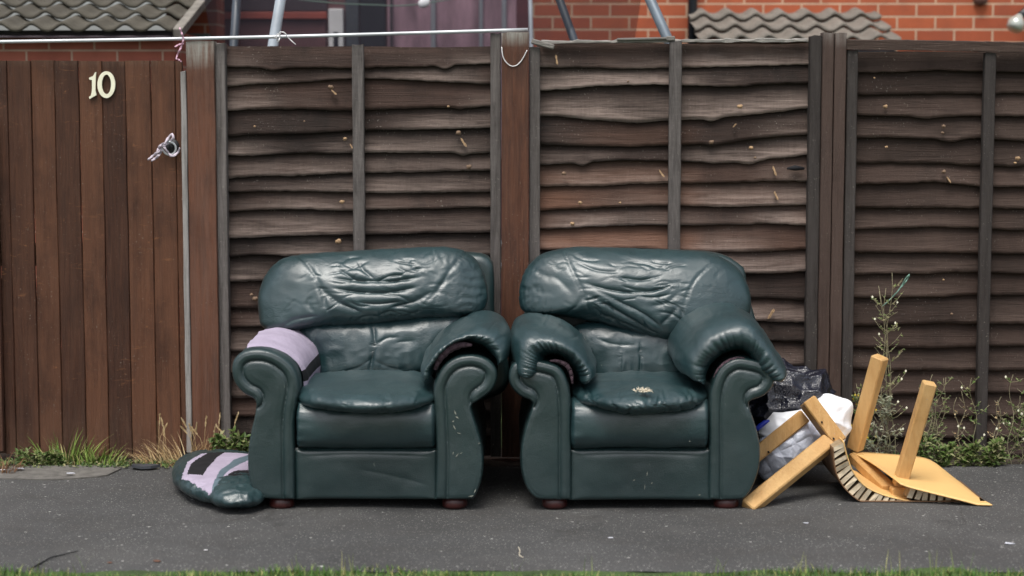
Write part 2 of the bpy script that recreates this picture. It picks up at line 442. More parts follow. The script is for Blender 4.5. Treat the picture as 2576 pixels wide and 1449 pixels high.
RAG = plain('pale_rag', (.50, .44, .50), .85, .3, 25, .4, .004)
RAGP = plain('pink_ribbon', (.62, .38, .48), .7, .3, 25, .3, .003)
WHT = plain('white_string', (.75, .74, .74), .8, .1, 25, .3, .003)
YEL = plain('yellow_petal', (.75, .55, .05), .6, .2, 25)
SCUFF = plain('pale_scuff', (.26, .27, .23), .9, .4, 60, .5, .003, .2)
STUFF = plain('white_stuffing', (.70, .62, .48), .9, .35, 60, .6, .006)
def bagmat():
    m, n, b = M('black_bin_bag', .20, .9); b.inputs['Base Color'].default_value = (.008, .009, .018, 1)
    c = coords(n, (1, 1, 1)); v = nd(n, 'ShaderNodeTexVoronoi', feature='DISTANCE_TO_EDGE'); v.inputs['Scale'].default_value = 9
    w_ = nd(n, 'ShaderNodeVectorMath', operation='ADD'); L(n, c, w_.inputs[0])
    nn = nd(n, 'ShaderNodeTexNoise'); nn.inputs['Scale'].default_value = 7; nn.inputs['Detail'].default_value = 4; L(n, nn.outputs['Color'], w_.inputs[1])
    L(n, w_.outputs[0], v.inputs['Vector'])
    bump(n, b, math_(n, 'ADD', v.outputs['Distance'], math_(n, 'MULTIPLY', noise(n, 9, 2, .5, c, dist=1.), .3)), .35, .02); return m
BAG = bagmat()
def asphalt():
    m, n, b = M('asphalt', .82, .4); c = coords(n)
    col = mix(n, ramp(n, noise(n, 1.1, 5, .6, c), [(.3, 0.), (.7, 1.)]), (.058, .058, .057), (.100, .099, .098))
    fine = noise(n, 210, 2, .6, c); col = mix(n, ramp(n, fine, [(.35, 0.), (.66, 1.)]), mix(n, 1., col, (.55, .55, .55), 'MULTIPLY'), col)
    v = nd(n, 'ShaderNodeTexVoronoi'); v.inputs['Scale'].default_value = 120; L(n, c, v.inputs['Vector'])
    sel = math_(n, 'MULTIPLY', ramp(n, v.outputs['Distance'], [(.22, 1.), (.34, 0.)]), ramp(n, v.outputs['Color'], [(.60, 0.), (.74, 1.)]))
    col = mix(n, math_(n, 'MULTIPLY', sel, .6), col, (.46, .45, .42))
    v2 = nd(n, 'ShaderNodeTexVoronoi'); v2.inputs['Scale'].default_value = 21; L(n, c, v2.inputs['Vector'])
    s2 = math_(n, 'MULTIPLY', ramp(n, v2.outputs['Distance'], [(.08, 1.), (.13, 0.)]), ramp(n, v2.outputs['Color'], [(.66, 0.), (.7, 1.)]))
    col = mix(n, math_(n, 'MULTIPLY', s2, .75), col, (.55, .54, .51))
    st = noise(n, 3.2, 5, .7, coords(n, (1, 1.5, 1)), dist=.7); col = mix(n, ramp(n, st, [(.48, 0.), (.68, .55)]), col, (.050, .047, .044))
    st2 = noise(n, .9, 4, .6, c); col = mix(n, ramp(n, st2, [(.5, 0.), (.75, .35)]), col, (.15, .145, .135))
    cl = ramp(n, math_(n, 'ABSOLUTE', math_(n, 'SUBTRACT', noise(n, .8, 3, .6, coords(n, (1, 1, 1)), dist=.5), .5)), [(0., 1.), (.0035, 0.)])
    col = mix(n, math_(n, 'MULTIPLY', math_(n, 'MULTIPLY', cl, ramp(n, noise(n, .7, 2, .5, coords(n)), [(.45, 0.), (.55, 1.)])), .5), col, (.03, .028, .026))
    L(n, col, b.inputs['Base Color'])
    bump(n, b, math_(n, 'ADD', fine, math_(n, 'MULTIPLY', noise(n, 60, 3, .6, c), .8)), .8, .006); return m
ASPH = asphalt()
CONC = plain('worn_concrete', (.120, .113, .102), .85, .35, 22, .6, .005)
SOIL = plain('soil', (.05, .038, .026), .95, .5, 14, .8, .02)
LAWN = plain('lawn_ground', (.045, .075, .02), .95, .4, 6, .8, .02)
def leafmat(name, a, b2, c3=None, rough=.55):
    m, n, b = M(name, rough, .3); t = attr(n, 'tone')
    st = [(0., a), (.6, b2)]+([(1., c3)] if c3 else [])
    L(n, ramp(n, t, st), b.inputs['Base Color']); return m
GREEN = leafmat('weed_green', (.028, .058, .014), (.085, .135, .030), (.28, .25, .13))
STRAW = leafmat('dry_grass', (.20, .12, .055), (.48, .34, .17), (.62, .50, .30), .7)
STEMW = leafmat('weed_stem', (.12, .12, .06), (.30, .27, .17), (.50, .48, .38), .7)
GRASS = leafmat('tuft_green', (.06, .11, .02), (.17, .26, .05), (.42, .36, .17))
TURF = leafmat('turf_blades', (.035, .085, .012), (.085, .19, .03), (.34, .32, .12))
def bricks(name, c1, c2, mortar, ox=0., oz=0.):
    m, n, b = M(name, .85, .3)
    g = nd(n, 'ShaderNodeNewGeometry'); s = nd(n, 'ShaderNodeSeparateXYZ'); L(n, g.outputs['Position'], s.inputs[0])
    cb = nd(n, 'ShaderNodeCombineXYZ'); L(n, math_(n, 'ADD', math_(n, 'ADD', s.outputs[0], math_(n, 'MULTIPLY', s.outputs[1], 1.)), ox), cb.inputs[0]); L(n, math_(n, 'ADD', s.outputs[2], oz), cb.inputs[1])
    t = nd(n, 'ShaderNodeTexBrick'); L(n, cb.outputs[0], t.inputs['Vector'])
    for k, v in (('Color1', c1), ('Color2', c2), ('Mortar', mortar)): t.inputs[k].default_value = (*v, 1)
    for k, v in (('Scale', 1.), ('Mortar Size', .0055), ('Brick Width', .225), ('Row Height', .075), ('Mortar Smooth', .15), ('Bias', 0.)): t.inputs[k].default_value = v
    c = coords(n); col = mix(n, ramp(n, noise(n, 9, 5, .65, c), [(.3, .0), (.8, .4)]), t.outputs['Color'], (.13, .05, .035))
    L(n, col, b.inputs['Base Color'])
    bump(n, b, math_(n, 'ADD', math_(n, 'MULTIPLY', t.outputs['Fac'], -1.), math_(n, 'MULTIPLY', noise(n, 70, 3, .6, c), .3)), .7, .008); return m
BRICKR = bricks('orange_red_brick', (.46, .115, .048), (.36, .085, .04), (.60, .43, .30), .136, .0464)
BRICKL = bricks('dull_red_brick', (.52, .17, .115), (.42, .125, .085), (.62, .42, .32), .03, .0)
def tilemat(name, col):
    m, n, b = M(name, .85, .3); c = coords(n)
    k = mix(n, ramp(n, noise(n, 5, 5, .65, c), [(.35, 0.), (.7, 1.)]), tuple(x*.62 for x in col), col)
    k = mix(n, ramp(n, noise(n, 38, 4, .7, c), [(.52, 0.), (.72, .5)]), k, (.05, .05, .035))
    tn = attr(n, 'tone'); k = mix(n, math_(n, 'MULTIPLY', tn, .35), k, tuple(x*.5 for x in col))
    L(n, k, b.inputs['Base Color']); bump(n, b, noise(n, 90, 4, .6, c), .5, .004); return m
TILER = tilemat('grey_roof_tile', (.24, .215, .185)); TILEL = tilemat('brown_grey_roof_tile', (.105, .095, .075))

# ================================================================== the setting
def sheet(name, x0, x1, y0, y1, z, mat, kind='structure'):
    o = mk(name, [(x0, y0, z), (x1, y0, z), (x1, y1, z), (x0, y1, z)], [[0, 1, 2, 3]], mat, None, False)
    return props(o, kind=kind)
sheet('ground', -150, 150, -150, 150, -.03, LAWN)
# pavement with an uneven broken edge toward the fence
xs = np.linspace(-30, 30, 1400); px_ = np.stack([xs, xs*0, xs*0], 1)
yb = -.20+.03*fbm(px_*np.array([2.2, 1, 1]))+.012*fbm(px_*14); yf = -2.00+.015*fbm(px_*5+3)
NYP = 40; V = []; Fc = []
for j in range(NYP+1):
    yy = yf+(yb-yf)*j/NYP; pp = np.stack([xs, yy, 0*xs], 1)
    zz = .004*fbm(pp*1.7)*1.0+.0015*fbm(pp*7); zz = zz-.012*(j == NYP)-.012*(j == 0)
    V.append(np.stack([xs, yy, zz], 1))
V = np.concatenate(V); n_ = len(xs)
for j in range(NYP):
    for i in range(n_-1): a = j*n_+i; Fc.append([a, a+1, a+n_+1, a+n_])
props(mk('pavement', V, Fc, ASPH), kind='structure')
def strip(name, y0, y1, z, mat, amp, nx=900, ny=12, x0=-30, x1=30):
    xs = np.linspace(x0, x1, nx); ys = np.linspace(y0, y1, ny); V = []; Fc = []
    for y in ys:
        p = np.stack([xs, xs*0+y, xs*0], 1); V.append(np.stack([xs, xs*0+y, z+amp*fbm(p*9)], 1))
    for j in range(ny-1):
        for i in range(nx-1): a = j*nx+i; Fc.append([a, a+1, a+nx+1, a+nx])
    return props(mk(name, np.concatenate(V), Fc, mat), kind='structure')
strip('soil_strip', -.34, .25, -.010, SOIL, .006)
strip('verge_ground', -6., -1.97, -.012, LAWN, .008, 600, 40)
# worn concrete edging patch by the gate
pp = catmull([(-60, 1178), (60, 1176), (180, 1173), (300, 1175), (285, 1190), (250, 1200), (130, 1208), (0, 1206), (-60, 1208)], 80)
vs = [tuple(G(x, y, .0)) for x, y in pp]
vs = [(a, b, .005) for a, b, c in vs]; lo = [(a, b, -.012) for a, b, c in vs]
o = mk('concrete_edging', vs+lo, [list(range(80))]+[[i, (i+1) % 80, 80+(i+1) % 80, 80+i] for i in range(80)], CONC, None, False); props(o, kind='structure')

# ================================================================== fence
FY = -.03
def zwave(xs, z, seed, amp=.006):
    p = np.stack([xs*1.9, xs*0+seed*7.3, xs*0+z*3.1], 1); q = np.stack([xs*5.5, xs*0+seed*3.7+9, xs*0+z*5.], 1)
    return amp*1.5*vn(p)+amp*.9*np.clip(vn(q), -.2, 1)**1+amp*.15*vn(q*6)
def slats(par, X0, X1, edges, ztop, mat, seed, wearf, amp=.007, dips=(), red=()):
    """edges: rows of px y at left, middle, right = lower edge of each board"""
    nx = 120; xs = np.linspace(X0, X1, nx); Vv = []; Fv = []; tn = []; wr = []; rv = []
    prev = ztop+.0*xs; b = 0; NV = 9
    for i, e in enumerate(edges):
        zs = [P(1288, y, FY).z for y in e]
        zb = np.interp(xs, np.linspace(X0, X1, len(zs)), zs)+zwave(xs, zs[0], seed+i, amp if i else amp*.5)+.0018*vn(np.stack([xs*38, xs*0+i*2.2, xs*0+seed], 1))+.0012*vn(np.stack([xs*90, xs*0+i*2.2, xs*0+seed], 1))
        for (dx, row, dpth, wd) in dips:
            if row == i: zb = zb-dpth*np.exp(-((xs-dx)/wd)**2)
        zt = prev+(.030 if i else 0)+(.004*vn(np.stack([xs*7, xs*0, xs*0+seed], 1)) if i == 0 else 0)
        t_ = random.random(); bow = .004*vn(np.stack([xs*3, xs*0+i, xs*0+seed], 1))
        tilt = .022+.006*random.random(); rd = dict(red).get(i, 0.)
        for k in range(NV+2):
            v = min(k/(NV-1), 1.); z = zt+(zb-zt)*v
            y = .006-tilt*v**1.15+bow*v+.0
            if k >= NV: y = y+.008; z = z+.001
            if k == NV+1: z = zt; y = np.full(nx, .006+.008)
            yy = FY+.03+y-0.0
            Vv.append(np.stack([xs, yy+0*xs, z], 1)); tn += [t_]*nx
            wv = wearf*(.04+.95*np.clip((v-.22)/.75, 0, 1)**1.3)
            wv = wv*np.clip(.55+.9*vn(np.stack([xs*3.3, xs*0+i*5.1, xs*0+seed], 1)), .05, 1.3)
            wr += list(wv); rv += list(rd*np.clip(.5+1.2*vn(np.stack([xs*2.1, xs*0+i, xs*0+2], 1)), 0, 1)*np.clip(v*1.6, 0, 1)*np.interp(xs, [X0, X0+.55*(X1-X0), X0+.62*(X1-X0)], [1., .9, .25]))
        for k in range(NV+1):
            for j in range(nx-1):
                a = b+k*nx+j; Fv.append([a, a+nx, a+nx+1, a+1])
        b += (NV+2)*nx; prev = zb
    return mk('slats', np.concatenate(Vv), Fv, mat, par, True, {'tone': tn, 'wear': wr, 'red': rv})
def vboard(name, par, px0, px1, pyt, pyb, y0, y1, mat, wear=.3, tone=None, topwear=None, rough_top=True, sub=40, tf=None):
    """vertical board traced by its front face px edges; slightly irregular edges, ragged top"""
    Y = y0; a = P(px0, (pyt+pyb)/2, Y).x; b_ = P(px1, (pyt+pyb)/2, Y).x; zt = P(1288, pyt, Y).z; zb = P(1288, pyb, Y).z
    tone = random.random() if tone is None else tone
    zz = np.linspace(zb, zt, sub); cols = [(0, a+.003, y0), (1, a, y0+.003), (2, a, y1), (3, b_, y1), (4, b_, y0+.003), (5, b_-.003, y0), (6, a+(b_-a)*.66, y0), (7, a+(b_-a)*.33, y0)]
    nc = len(cols); V = []; wr = []; Fc = []
    for j, z in enumerate(zz):
        for c, x, y in cols:
            jit = .0012*float(vn(np.array([z*9., a*5+(x > (a+b_)/2)*3, 2.])))
            dz = 0
            if rough_top and j == sub-1: dz = .006*float(vn(np.array([x*60, y*60, a*9])))
            V.append((x+jit, y, z+dz))
            v = (z-zb)/(zt-zb); wv = wear
            if topwear: wv = max(wear, topwear*max(0, (v-tf)/(1-tf))**.8*(1+.6*float(vn(np.array([x*70, z*3, 1.])))))
            wr.append(wv)
    for j in range(sub-1):
        for c in range(nc): Fc.append([j*nc+c, (j+1)*nc+c, (j+1)*nc+(c+1) % nc, j*nc+(c+1) % nc])
    Fc.append([(sub-1)*nc+c for c in range(nc)]); Fc.append(list(range(nc))[::-1])
    return mk(name, V, [f[::-1] for f in Fc[:-2]]+[f for f in Fc[-2:]], mat, par, False, {'tone': [tone]*len(V), 'wear': wr})
def knots(par, lst):
    for (x, y, r, kind) in lst:
        mb = MB(); c = P(x, y, FY-.004)
        if kind == 'k':
            r *= .95; n = 12; vs = [(c.x, c.y-.004, c.z)]
            for rr, yy in ((.6, -.0035), (1., .006)):
                for k in range(n):
                    a = 2*math.pi*k/n; q = rr*r*(1+.22*random.uniform(-1, 1)); vs.append((c.x+q*math.cos(a), c.y+yy, c.z+q*.8*math.sin(a)))
            fs = [[0, 1+k, 1+(k+1) % n] for k in range(n)]+[[1+k, 1+n+k, 1+n+(k+1) % n, 1+(k+1) % n] for k in range(n)]
            mb.add(vs, fs, 0, 0, True); mb.build('knot', [random.choice((KNOT, KNOT2))], par)
        else:                                                # a torn sliver of pale wood
            ang = kind+random.uniform(-.15, .15); d = Vector((math.cos(ang), 0, math.sin(ang))); s_ = Vector((-d.z, 0, d.x)); Ln = r
            up = [(-.5, .02), (-.3, .09), (0., .07), (.3, .12), (.5, .05)]; dn = [(.44, -.05), (.28, -.10), (0., -.06), (-.3, -.08)]
            pts = [(u, v*random.uniform(.7, 1.4)) for u, v in up+dn]
            fr = [c+d*u*Ln+s_*v*Ln+Vector((0, -.010-.006*u, 0)) for u, v in pts]; bk = [p+Vector((0, .02, 0)) for p in fr]
            m_ = len(pts); mb.add(fr+bk, [list(range(m_))]+[[i, (i+1) % m_, m_+(i+1) % m_, m_+i] for i in range(m_)], 0, 0)
            mb.build('splinter', [KNOT], par)
def X(px, Y=FY, py=600): return P(px, py, Y).x
BY0, BY1 = -.062, -.028      # battens stand in front of the boards
# ---- panel one
f1 = root('wooden_fence', (X(905), -.02, 0), 'weathered overlap fence panel behind the left armchair', 'fence panel', 'overlap fence panels along the pavement')
E1 = [(167, 170, 160), (213, 197, 213), (276, 272, 266), (338, 332, 318), (393, 382, 380), (447, 430, 427), (490, 482, 483), (538, 530, 520), (606, 588, 583), (652, 645, 640),
      (708, 700, 698), (778, 762, 755), (828, 820, 815), (885, 880, 875), (940, 935, 930), (1000, 990, 985), (1045, 1040, 1038), (1095, 1093, 1092), (1148, 1148, 1148)]
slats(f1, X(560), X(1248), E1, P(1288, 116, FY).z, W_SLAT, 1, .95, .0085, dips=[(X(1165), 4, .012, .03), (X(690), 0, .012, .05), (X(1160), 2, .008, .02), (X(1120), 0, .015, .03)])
vboard('batten', f1, 547, 573, 108, 1149, BY0, BY1+.02, W_BAT, .9)
vboard('batten', f1, 889, 918, 112, 1149, BY0, BY1, W_BAT, .7)
vboard('batten', f1, 1234, 1260, 85, 1149, BY0, BY1+.02, W_BAT, .6)
knots(f1, [(832, 219, .013, 'k'), (840, 232, .03, -.6), (868, 349, .010, 'k'), (884, 368, .025, -.9), (860, 508, .013, 'k'), (1153, 334, .012, 'k'), (1166, 358, .045, -1.1), (852, 608, .014, 'k'),
           (641, 752, .014, 'k'), (632, 742, .009, 'k'), (640, 318, .006, 'k'), (1180, 420, .012, 'k'), (1128, 268, .007, 'k'), (765, 305, .005, 'k')])
# ---- panel two
f2 = root('wooden_fence', (X(1695), -.02, 0), 'weathered overlap fence panel behind the right armchair, with reddish lower boards', 'fence panel', 'overlap fence panels along the pavement')
E2 = [(168, 172, 165, 160), (226, 218, 213, 205), (295, 302, 300, 272), (360, 368, 362, 335), (412, 403, 408, 388), (470, 462, 455, 450), (531, 520, 520, 513), (577, 575, 570, 570), (625, 625, 628, 628),
      (685, 685, 685, 685), (745, 745, 750, 755), (805, 805, 808, 812), (860, 860, 860, 862), (920, 920, 920, 920), (980, 980, 980, 980), (1040, 1040, 1040, 1040), (1095, 1095, 1095, 1095), (1148, 1148, 1148, 1148)]
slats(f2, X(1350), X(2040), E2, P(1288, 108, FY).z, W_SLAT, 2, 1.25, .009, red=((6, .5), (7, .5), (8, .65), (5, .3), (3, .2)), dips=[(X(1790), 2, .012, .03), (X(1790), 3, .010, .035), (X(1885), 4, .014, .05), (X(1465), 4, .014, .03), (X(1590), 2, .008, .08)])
vboard('batten', f2, 1331, 1358, 118, 1149, BY0, BY1+.02, W_BAT, .6)
vboard('batten', f2, 1681, 1711, 103, 1149, BY0, BY1, W_BAT, .65)
vboard('batten', f2, 2031, 2060, 90, 1149, BY0, BY1+.02, W_BATR, .4)
def hrail(par, name, p0, p1, hy, hz, mat, seed, amp=.004, wear=.8, tone=.4, n=90):
    V = []; Fc = []; p0 = Vector(p0); p1 = Vector(p1)
    for i in range(n):
        c = p0.lerp(p1, i/(n-1)); k = lambda q: amp*float(vn(np.array([c.x*13, q*7.7, seed]))+.5*vn(np.array([c.x*47, q*3.7, seed])))
        V += [(c.x, c.y-hy+k(1)*.4, c.z-hz+k(2)*.5), (c.x, c.y-hy+k(3)*.4, c.z+hz-.003+k(4)), (c.x, c.y-hy+.003, c.z+hz+k(4)), (c.x, c.y+hy, c.z+hz+k(5)), (c.x, c.y+hy, c.z-hz)]
    for i in range(n-1):
        for j in range(5): a = i*5+j; b = i*5+(j+1) % 5; Fc.append([a, a+5, b+5, b])
    Fc += [[0, 1, 2, 3, 4], [5*n-1, 5*n-2, 5*n-3, 5*n-4, 5*n-5]]
    return mk(name, V, Fc, mat, par, False, {'tone': [tone]*len(V), 'wear': [wear]*len(V)})
hrail(f2, 'top_rail', P(1362, 106, -.03), P(2030, 101, -.03), .018, .006, W_OLD, 3., .006)
knots(f2, [(1418, 436, .011, 'k'), (1664, 436, .04, -1.0), (1948, 430, .045, -1.1), (1952, 492, .04, -1.1), (1890, 372, .010, 'k'), (1790, 358, .012, 'k'), (1460, 510, .010, 'k'), (1440, 563, .011, 'k'),
           (1400, 150, .045, -1.25), (1848, 316, .02, .8), (1862, 268, .012, 'k'), (1560, 510, .006, 'k'), (1940, 790, .05, 1.0), (1900, 397, .007, 'k'), (1580, 205, .006, 'k')])
mb = MB()                                                   # dark rot hole and vertical paint drips
c = P(2000, 424, FY-.004); mb.tube([c+Vector((-.035, 0, .0)), c+Vector((0, -.002, .003)), c+Vector((.04, 0, 0))], [.004, .012, .005], 8)
mb.build('rot_hole', [BLKF], f2)
# ---- panel three
f3 = root('wooden_fence', (X(2480), -.02, 0), 'dark stained overlap fence panel with a thick top rail, right of the double post', 'fence panel', 'overlap fence panels along the pavement')
E3 = [(183, 178, 186, 188), (233, 232, 240, 246), (287, 292, 293, 300), (345, 350, 355, 358), (403, 408, 411, 425), (467, 462, 470, 478), (522, 520, 525, 530), (580, 575, 577, 583), (632, 634, 637, 640),
      (692, 685, 690, 696), (750, 752, 748, 755), (822, 818, 822, 828), (872, 876, 870, 876), (932, 936, 930, 934), (992, 990, 996, 990), (1050, 1046, 1052, 1050), (1105, 1103, 1108, 1105), (1150, 1150, 1150, 1150)]
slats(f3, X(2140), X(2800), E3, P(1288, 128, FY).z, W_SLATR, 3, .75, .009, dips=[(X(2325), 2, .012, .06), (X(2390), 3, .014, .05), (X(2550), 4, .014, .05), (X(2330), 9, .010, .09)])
vboard('batten', f3, 2123, 2150, 127, 1149, BY0, BY1+.02, W_BATR, .5)
vboard('batten', f3, 2466, 2494, 133, 1149, BY0, BY1, W_BATR, .35)
vboard('batten', f3, 2790, 2820, 140, 1149, BY0, BY1+.02, W_BATR, .35)
hrail(f3, 'top_rail', P(2123, 111, -.052), P(2830, 124, -.052), .020, .0215, W_SLATR, 8., .002, .5, .2)
knots(f3, [(2228, 268, .011, 'k'), (2375, 318, .010, 'k'), (2372, 334, .008, 'k'), (2231, 370, .007, 'k'), (2375, 432, .010, 'k'), (2386, 452, .03, -1.), (2562, 398, .012, 'k'), (2555, 410, .007, 'k'),
           (2200, 196, .005, 'k'), (2374, 704, .005, 'k'), (2395, 790, .006, 'k')])
# ---- posts
p0 = vboard('fence_post', None, 476, 546, 105, 1148, -.085, -.01, W_POST, .10, .31, 1.5, True, 90, .93)
p1 = vboard('fence_post', None, 1262, 1330, 82, 1150, -.090, .0, W_POST, .05, .77, 1.3, True, 90, .965)
mb_ = root('fence_post', (X(2091), -.05, 0), 'dark brown post made of two narrow boards between the middle and right fence panels', 'fence post', 'fence posts')
vboard('board', mb_, 2062, 2090, 83, 1149, -.080, -.01, W_POSTD, .05, .12, .8, True, 60, .975)
vboard('board', mb_, 2092, 2121, 84, 1149, -.082, -.01, W_POSTD, .05, .55, .9, True, 60, .965)
props(p0, 'brown gate post with white paint stains running down from its top', 'gate post', 'fence posts')
props(p1, 'reddish brown fence post between the two armchairs with a string looped across its top', 'fence post', 'fence posts')
# ---- gate
gate = root('gate', (X(235), -.06, 0), 'brown vertical board gate numbered ten at the left', 'gate')
bx = [-58, 0, 28, 87, 146, 206, 264, 323, 386, 447, 466]
Vg = []
mbv = []
tones = [.12, .02, .43, .30, .75, .58, .22, .40, .92, .60, .5]
TT = {0: .05, 1: .05, 2: .075, 3: .150, 4: .055, 5: .172, 6: .015, 7: .160, 8: .172, 9: .14, 10: .1}
allv = []; allf = []; at = []; aw = []
for i in range(len(bx)-1):
    n0 = 60; a = X(bx[i]+.8, -.06); b_ = X(bx[i+1]-.8, -.06); zt = P(1288, 153+random.uniform(-1.5, 1.5), -.06).z; zb = P(1288, [1140, 1142, 1146, 1144, 1143, 1147, 1150, 1149, 1145, 1135][i], -.06).z
    yo = -.060+random.uniform(-.003, .003); base = len(allv)
    cols = [(a, yo+.02), (a, yo+.003), (a+.003, yo), (b_-.003, yo), (b_, yo+.003), (b_, yo+.02)]
    for z in np.linspace(zb, zt, n0):
        j = .0015*float(vn(np.array([z*6., i*3.3, 1.])))
        for (x, y) in cols: allv.append((x+j, y, z)); at.append(TT[i]+i/5.37); aw.append(.12+.35*max(0, 1-(z-zb)/.35)**2+(.5 if z > zt-.012 else 0))
    for r_ in range(n0-1):
        for c_ in range(5): q = base+r_*6+c_; allf.append([q, q+1, q+7, q+6])
    allf.append([base+(n0-1)*6+c_ for c_ in range(6)])
mk('boards', allv, allf, W_GATE, gate, False, {'tone': at, 'wear': aw})
for py in (260, 640, 1030):
    z = P(1288, py, -.03).z; mb = MB(); mb.box(X(-58), X(462), -.038, -.015, z-.05, z+.05, .3); mb.build('ledge', [W_GATE], gate)
def extrude(poly, Y0, Y1, name, mat, par, hole=None):
    vs = [P(x, y, Y0) for x, y in poly]; n = len(vs); bk = [Vector((v.x, Y1, v.z)) for v in vs]
    if hole is None:
        return mk(name, vs+bk, [list(range(n))]+[[i, n+i, n+(i+1) % n, (i+1) % n] for i in range(n)], mat, par, False)
    h = [P(x, y, Y0) for x, y in hole]; hb = [Vector((v.x, Y1, v.z)) for v in h]
    V = vs+bk+h+hb; fs = []
    for i in range(n):
        j = (i+1) % n; fs += [[i, j, 2*n+j, 2*n+i], [i, n+i, n+j, j], [2*n+i, 2*n+j, 3*n+j, 3*n+i]]
    return mk(name, V, fs, mat, par, False)
# digits, converted from crop coordinates
cv = lambda l: [(x*.324, y*.324) for x, y in l]
one = cv([(745, 558), (742, 600), (740, 700), (748, 738), (695, 768), (690, 752), (706, 742), (714, 700), (714, 622), (694, 618), (690, 604), (722, 590), (738, 562)])
extrude(one, -.072, -.062, 'digit', CREAM, gate)
zo = [((825+69*math.cos(a))*.324, (657+104*math.sin(a))*.324) for a in np.linspace(0, 2*math.pi, 41)[:-1]]
zi = [((826+36*math.cos(a))*.324, (655+76*math.sin(a))*.324) for a in np.linspace(0, 2*math.pi, 41)[:-1]]
extrude(zo, -.072, -.062, 'digit', CREAM, gate, zi)
mb = MB(); c = P(432, 368, -.064)
mb.tube([c+Vector((0, .008, 0)), c+Vector((0, -.004, 0))], [.034, .030], 20)
mb.tube([c+Vector((0, -.004, 0)), c+Vector((0, -.02, 0))], [.012, .010], 12)
h0 = mb.build('latch_plate', [IRON], gate)
mb = MB(); mb.tube([c+Vector((.028*math.cos(a)-.006, -.024-.004*math.sin(a), .028*math.sin(a)-.008)) for a in np.linspace(0, 2*math.pi, 29)[:-1]], .0045, 8, closed=True)
mb.build('ring_handle', [ALU], gate)
def ribbon(name, pts, wd, mat, label, cat, Y, group=None, thick=.003, tw=.4):
    mb = MB()
    for line in pts:
        q = catmull([(x, y) for x, y in line], 16, False) if len(line) > 2 else np.array(line, float)
        C3 = [P(x, y, Y-.008*math.sin(i*.9)) for i, (x, y) in enumerate(q)]
        n = len(C3); vs = []; fs = []
        for i, c_ in enumerate(C3):
            t = (C3[min(i+1, n-1)]-C3[max(i-1, 0)]).normalized(); s_ = Vector((-t.z, tw*math.sin(i*.8), t.x)).normalized()
            w_ = wd*(.55+.45*math.sin(math.pi*(i+.6)/(n+.2)))*(1+.25*math.sin(i*2.1))
            no = t.cross(s_)*thick*.5
            vs += [c_-s_*w_-no, c_+s_*w_-no, c_+s_*w_+no, c_-s_*w_+no]
        for i in range(n-1):
            for k in range(4): fs.append([4*i+k, 4*i+(k+1) % 4, 4*i+4+(k+1) % 4, 4*i+4+k])
        fs += [[0, 3, 2, 1], [4*n-4, 4*n-3, 4*n-2, 4*n-1]]
        mb.add(vs, fs, 0, 0, True)
    o = mb.build(name, [mat], None, origin=tuple(P(*pts[0][0], Y)))
    return props(o, label, cat, group)
ribbon('rag', [[(372, 402), (385, 392), (400, 380), (412, 366)], [(380, 405), (396, 394), (408, 378)], [(412, 366), (420, 352), (432, 338), (436, 348), (424, 358), (414, 368)], [(395, 382), (402, 368), (412, 360)], [(412, 368), (430, 392), (447, 384), (452, 372)]],
       .0055, RAG, 'pale rag tied to the ring handle of the gate', 'rag', -.098)
o = vboard('wood_strip', None, 461, 475, 180, 1138, -.093, -.070, W_OLDZ, .8, .4, None, True, 60); props(o, 'thin bleached wood strip standing against the gate post beside the gate', 'wood strip')
o = vboard('gate_hinge_post', None, -70, -3, 300, 1135, -.10, -.066, W_POST, .1, .6, None, True, 40); props(o, 'brown post board at the left end of the gate', 'gate post', 'fence posts')
# pole lying across the post tops
mb = MB(); a = P(-60, 106, -.10); b_ = P(1328, 74.5, -.065)
pts = [a.lerp(b_, t)+Vector((0, 0, -.006*math.sin(math.pi*t))) for t in np.linspace(0, 1, 20)]
mb.tube(pts, .0075, 14)
o = mb.build('metal_pole', [ALU], None, origin=tuple(a)); props(o, 'long thin grey metal pole lying across the tops of the gate post and fence post', 'pole')
ribbon('ribbon', [[(452, 70), (458, 86), (462, 98)], [(462, 98), (456, 118), (448, 134), (443, 148)], [(440, 118), (452, 112), (462, 110)], [(443, 148), (452, 152), (456, 156)]], .004, RAGP, 'pink ribbon tied round the pole above the gate post', 'ribbon', -.11)
ribbon('string', [[(690, 98), (700, 84), (708, 100), (702, 82), (716, 82), (724, 94), (744, 112)], [(694, 90), (700, 106), (706, 84)]], .0022, WHT, 'white string knotted round the pole above the left fence panel', 'string', -.10)
mb = MB(); q = catmull([(1262, 118), (1266, 145), (1280, 163), (1296, 166), (1312, 152), (1326, 126)], 24, False)
mb.tube([P(x, y, -.096-.003*math.sin(i*.3)) for i, (x, y) in enumerate(q)], .0021, 6); o = mb.build('string_loop', [WHT], None, origin=tuple(P(1262, 118, -.096)))
props(o, 'thin pale string hanging in a loop across the post between the armchairs', 'string')
mb = MB(); mb.beam(P(1337, 103, -.07), P(1394, 119, -.07), (0, 1, 0), .014, .011, .5, 0, .004); o = mb.build('wood_offcut', [W_OLD], None, origin=tuple(P(1337, 103, -.07)))
props(o, 'short whitish wood offcut on the top left corner of the middle fence panel', 'wood offcut')
mb = MB(); mb.beam(P(1552, 99, -.05), P(1690, 96, -.05), (0, 1, 0), .013, .005, .6, 0, .002); mb.beam(P(1676, 97, -.055), P(1698, 97, -.055), (0, 1, 0), .012, .010, .2, 0, .003)
o = mb.build('wood_offcut', [W_OLD], None, origin=tuple(P(1552, 99, -.05))); props(o, 'flat grey wood lath lying on top of the middle fence panel', 'wood offcut')

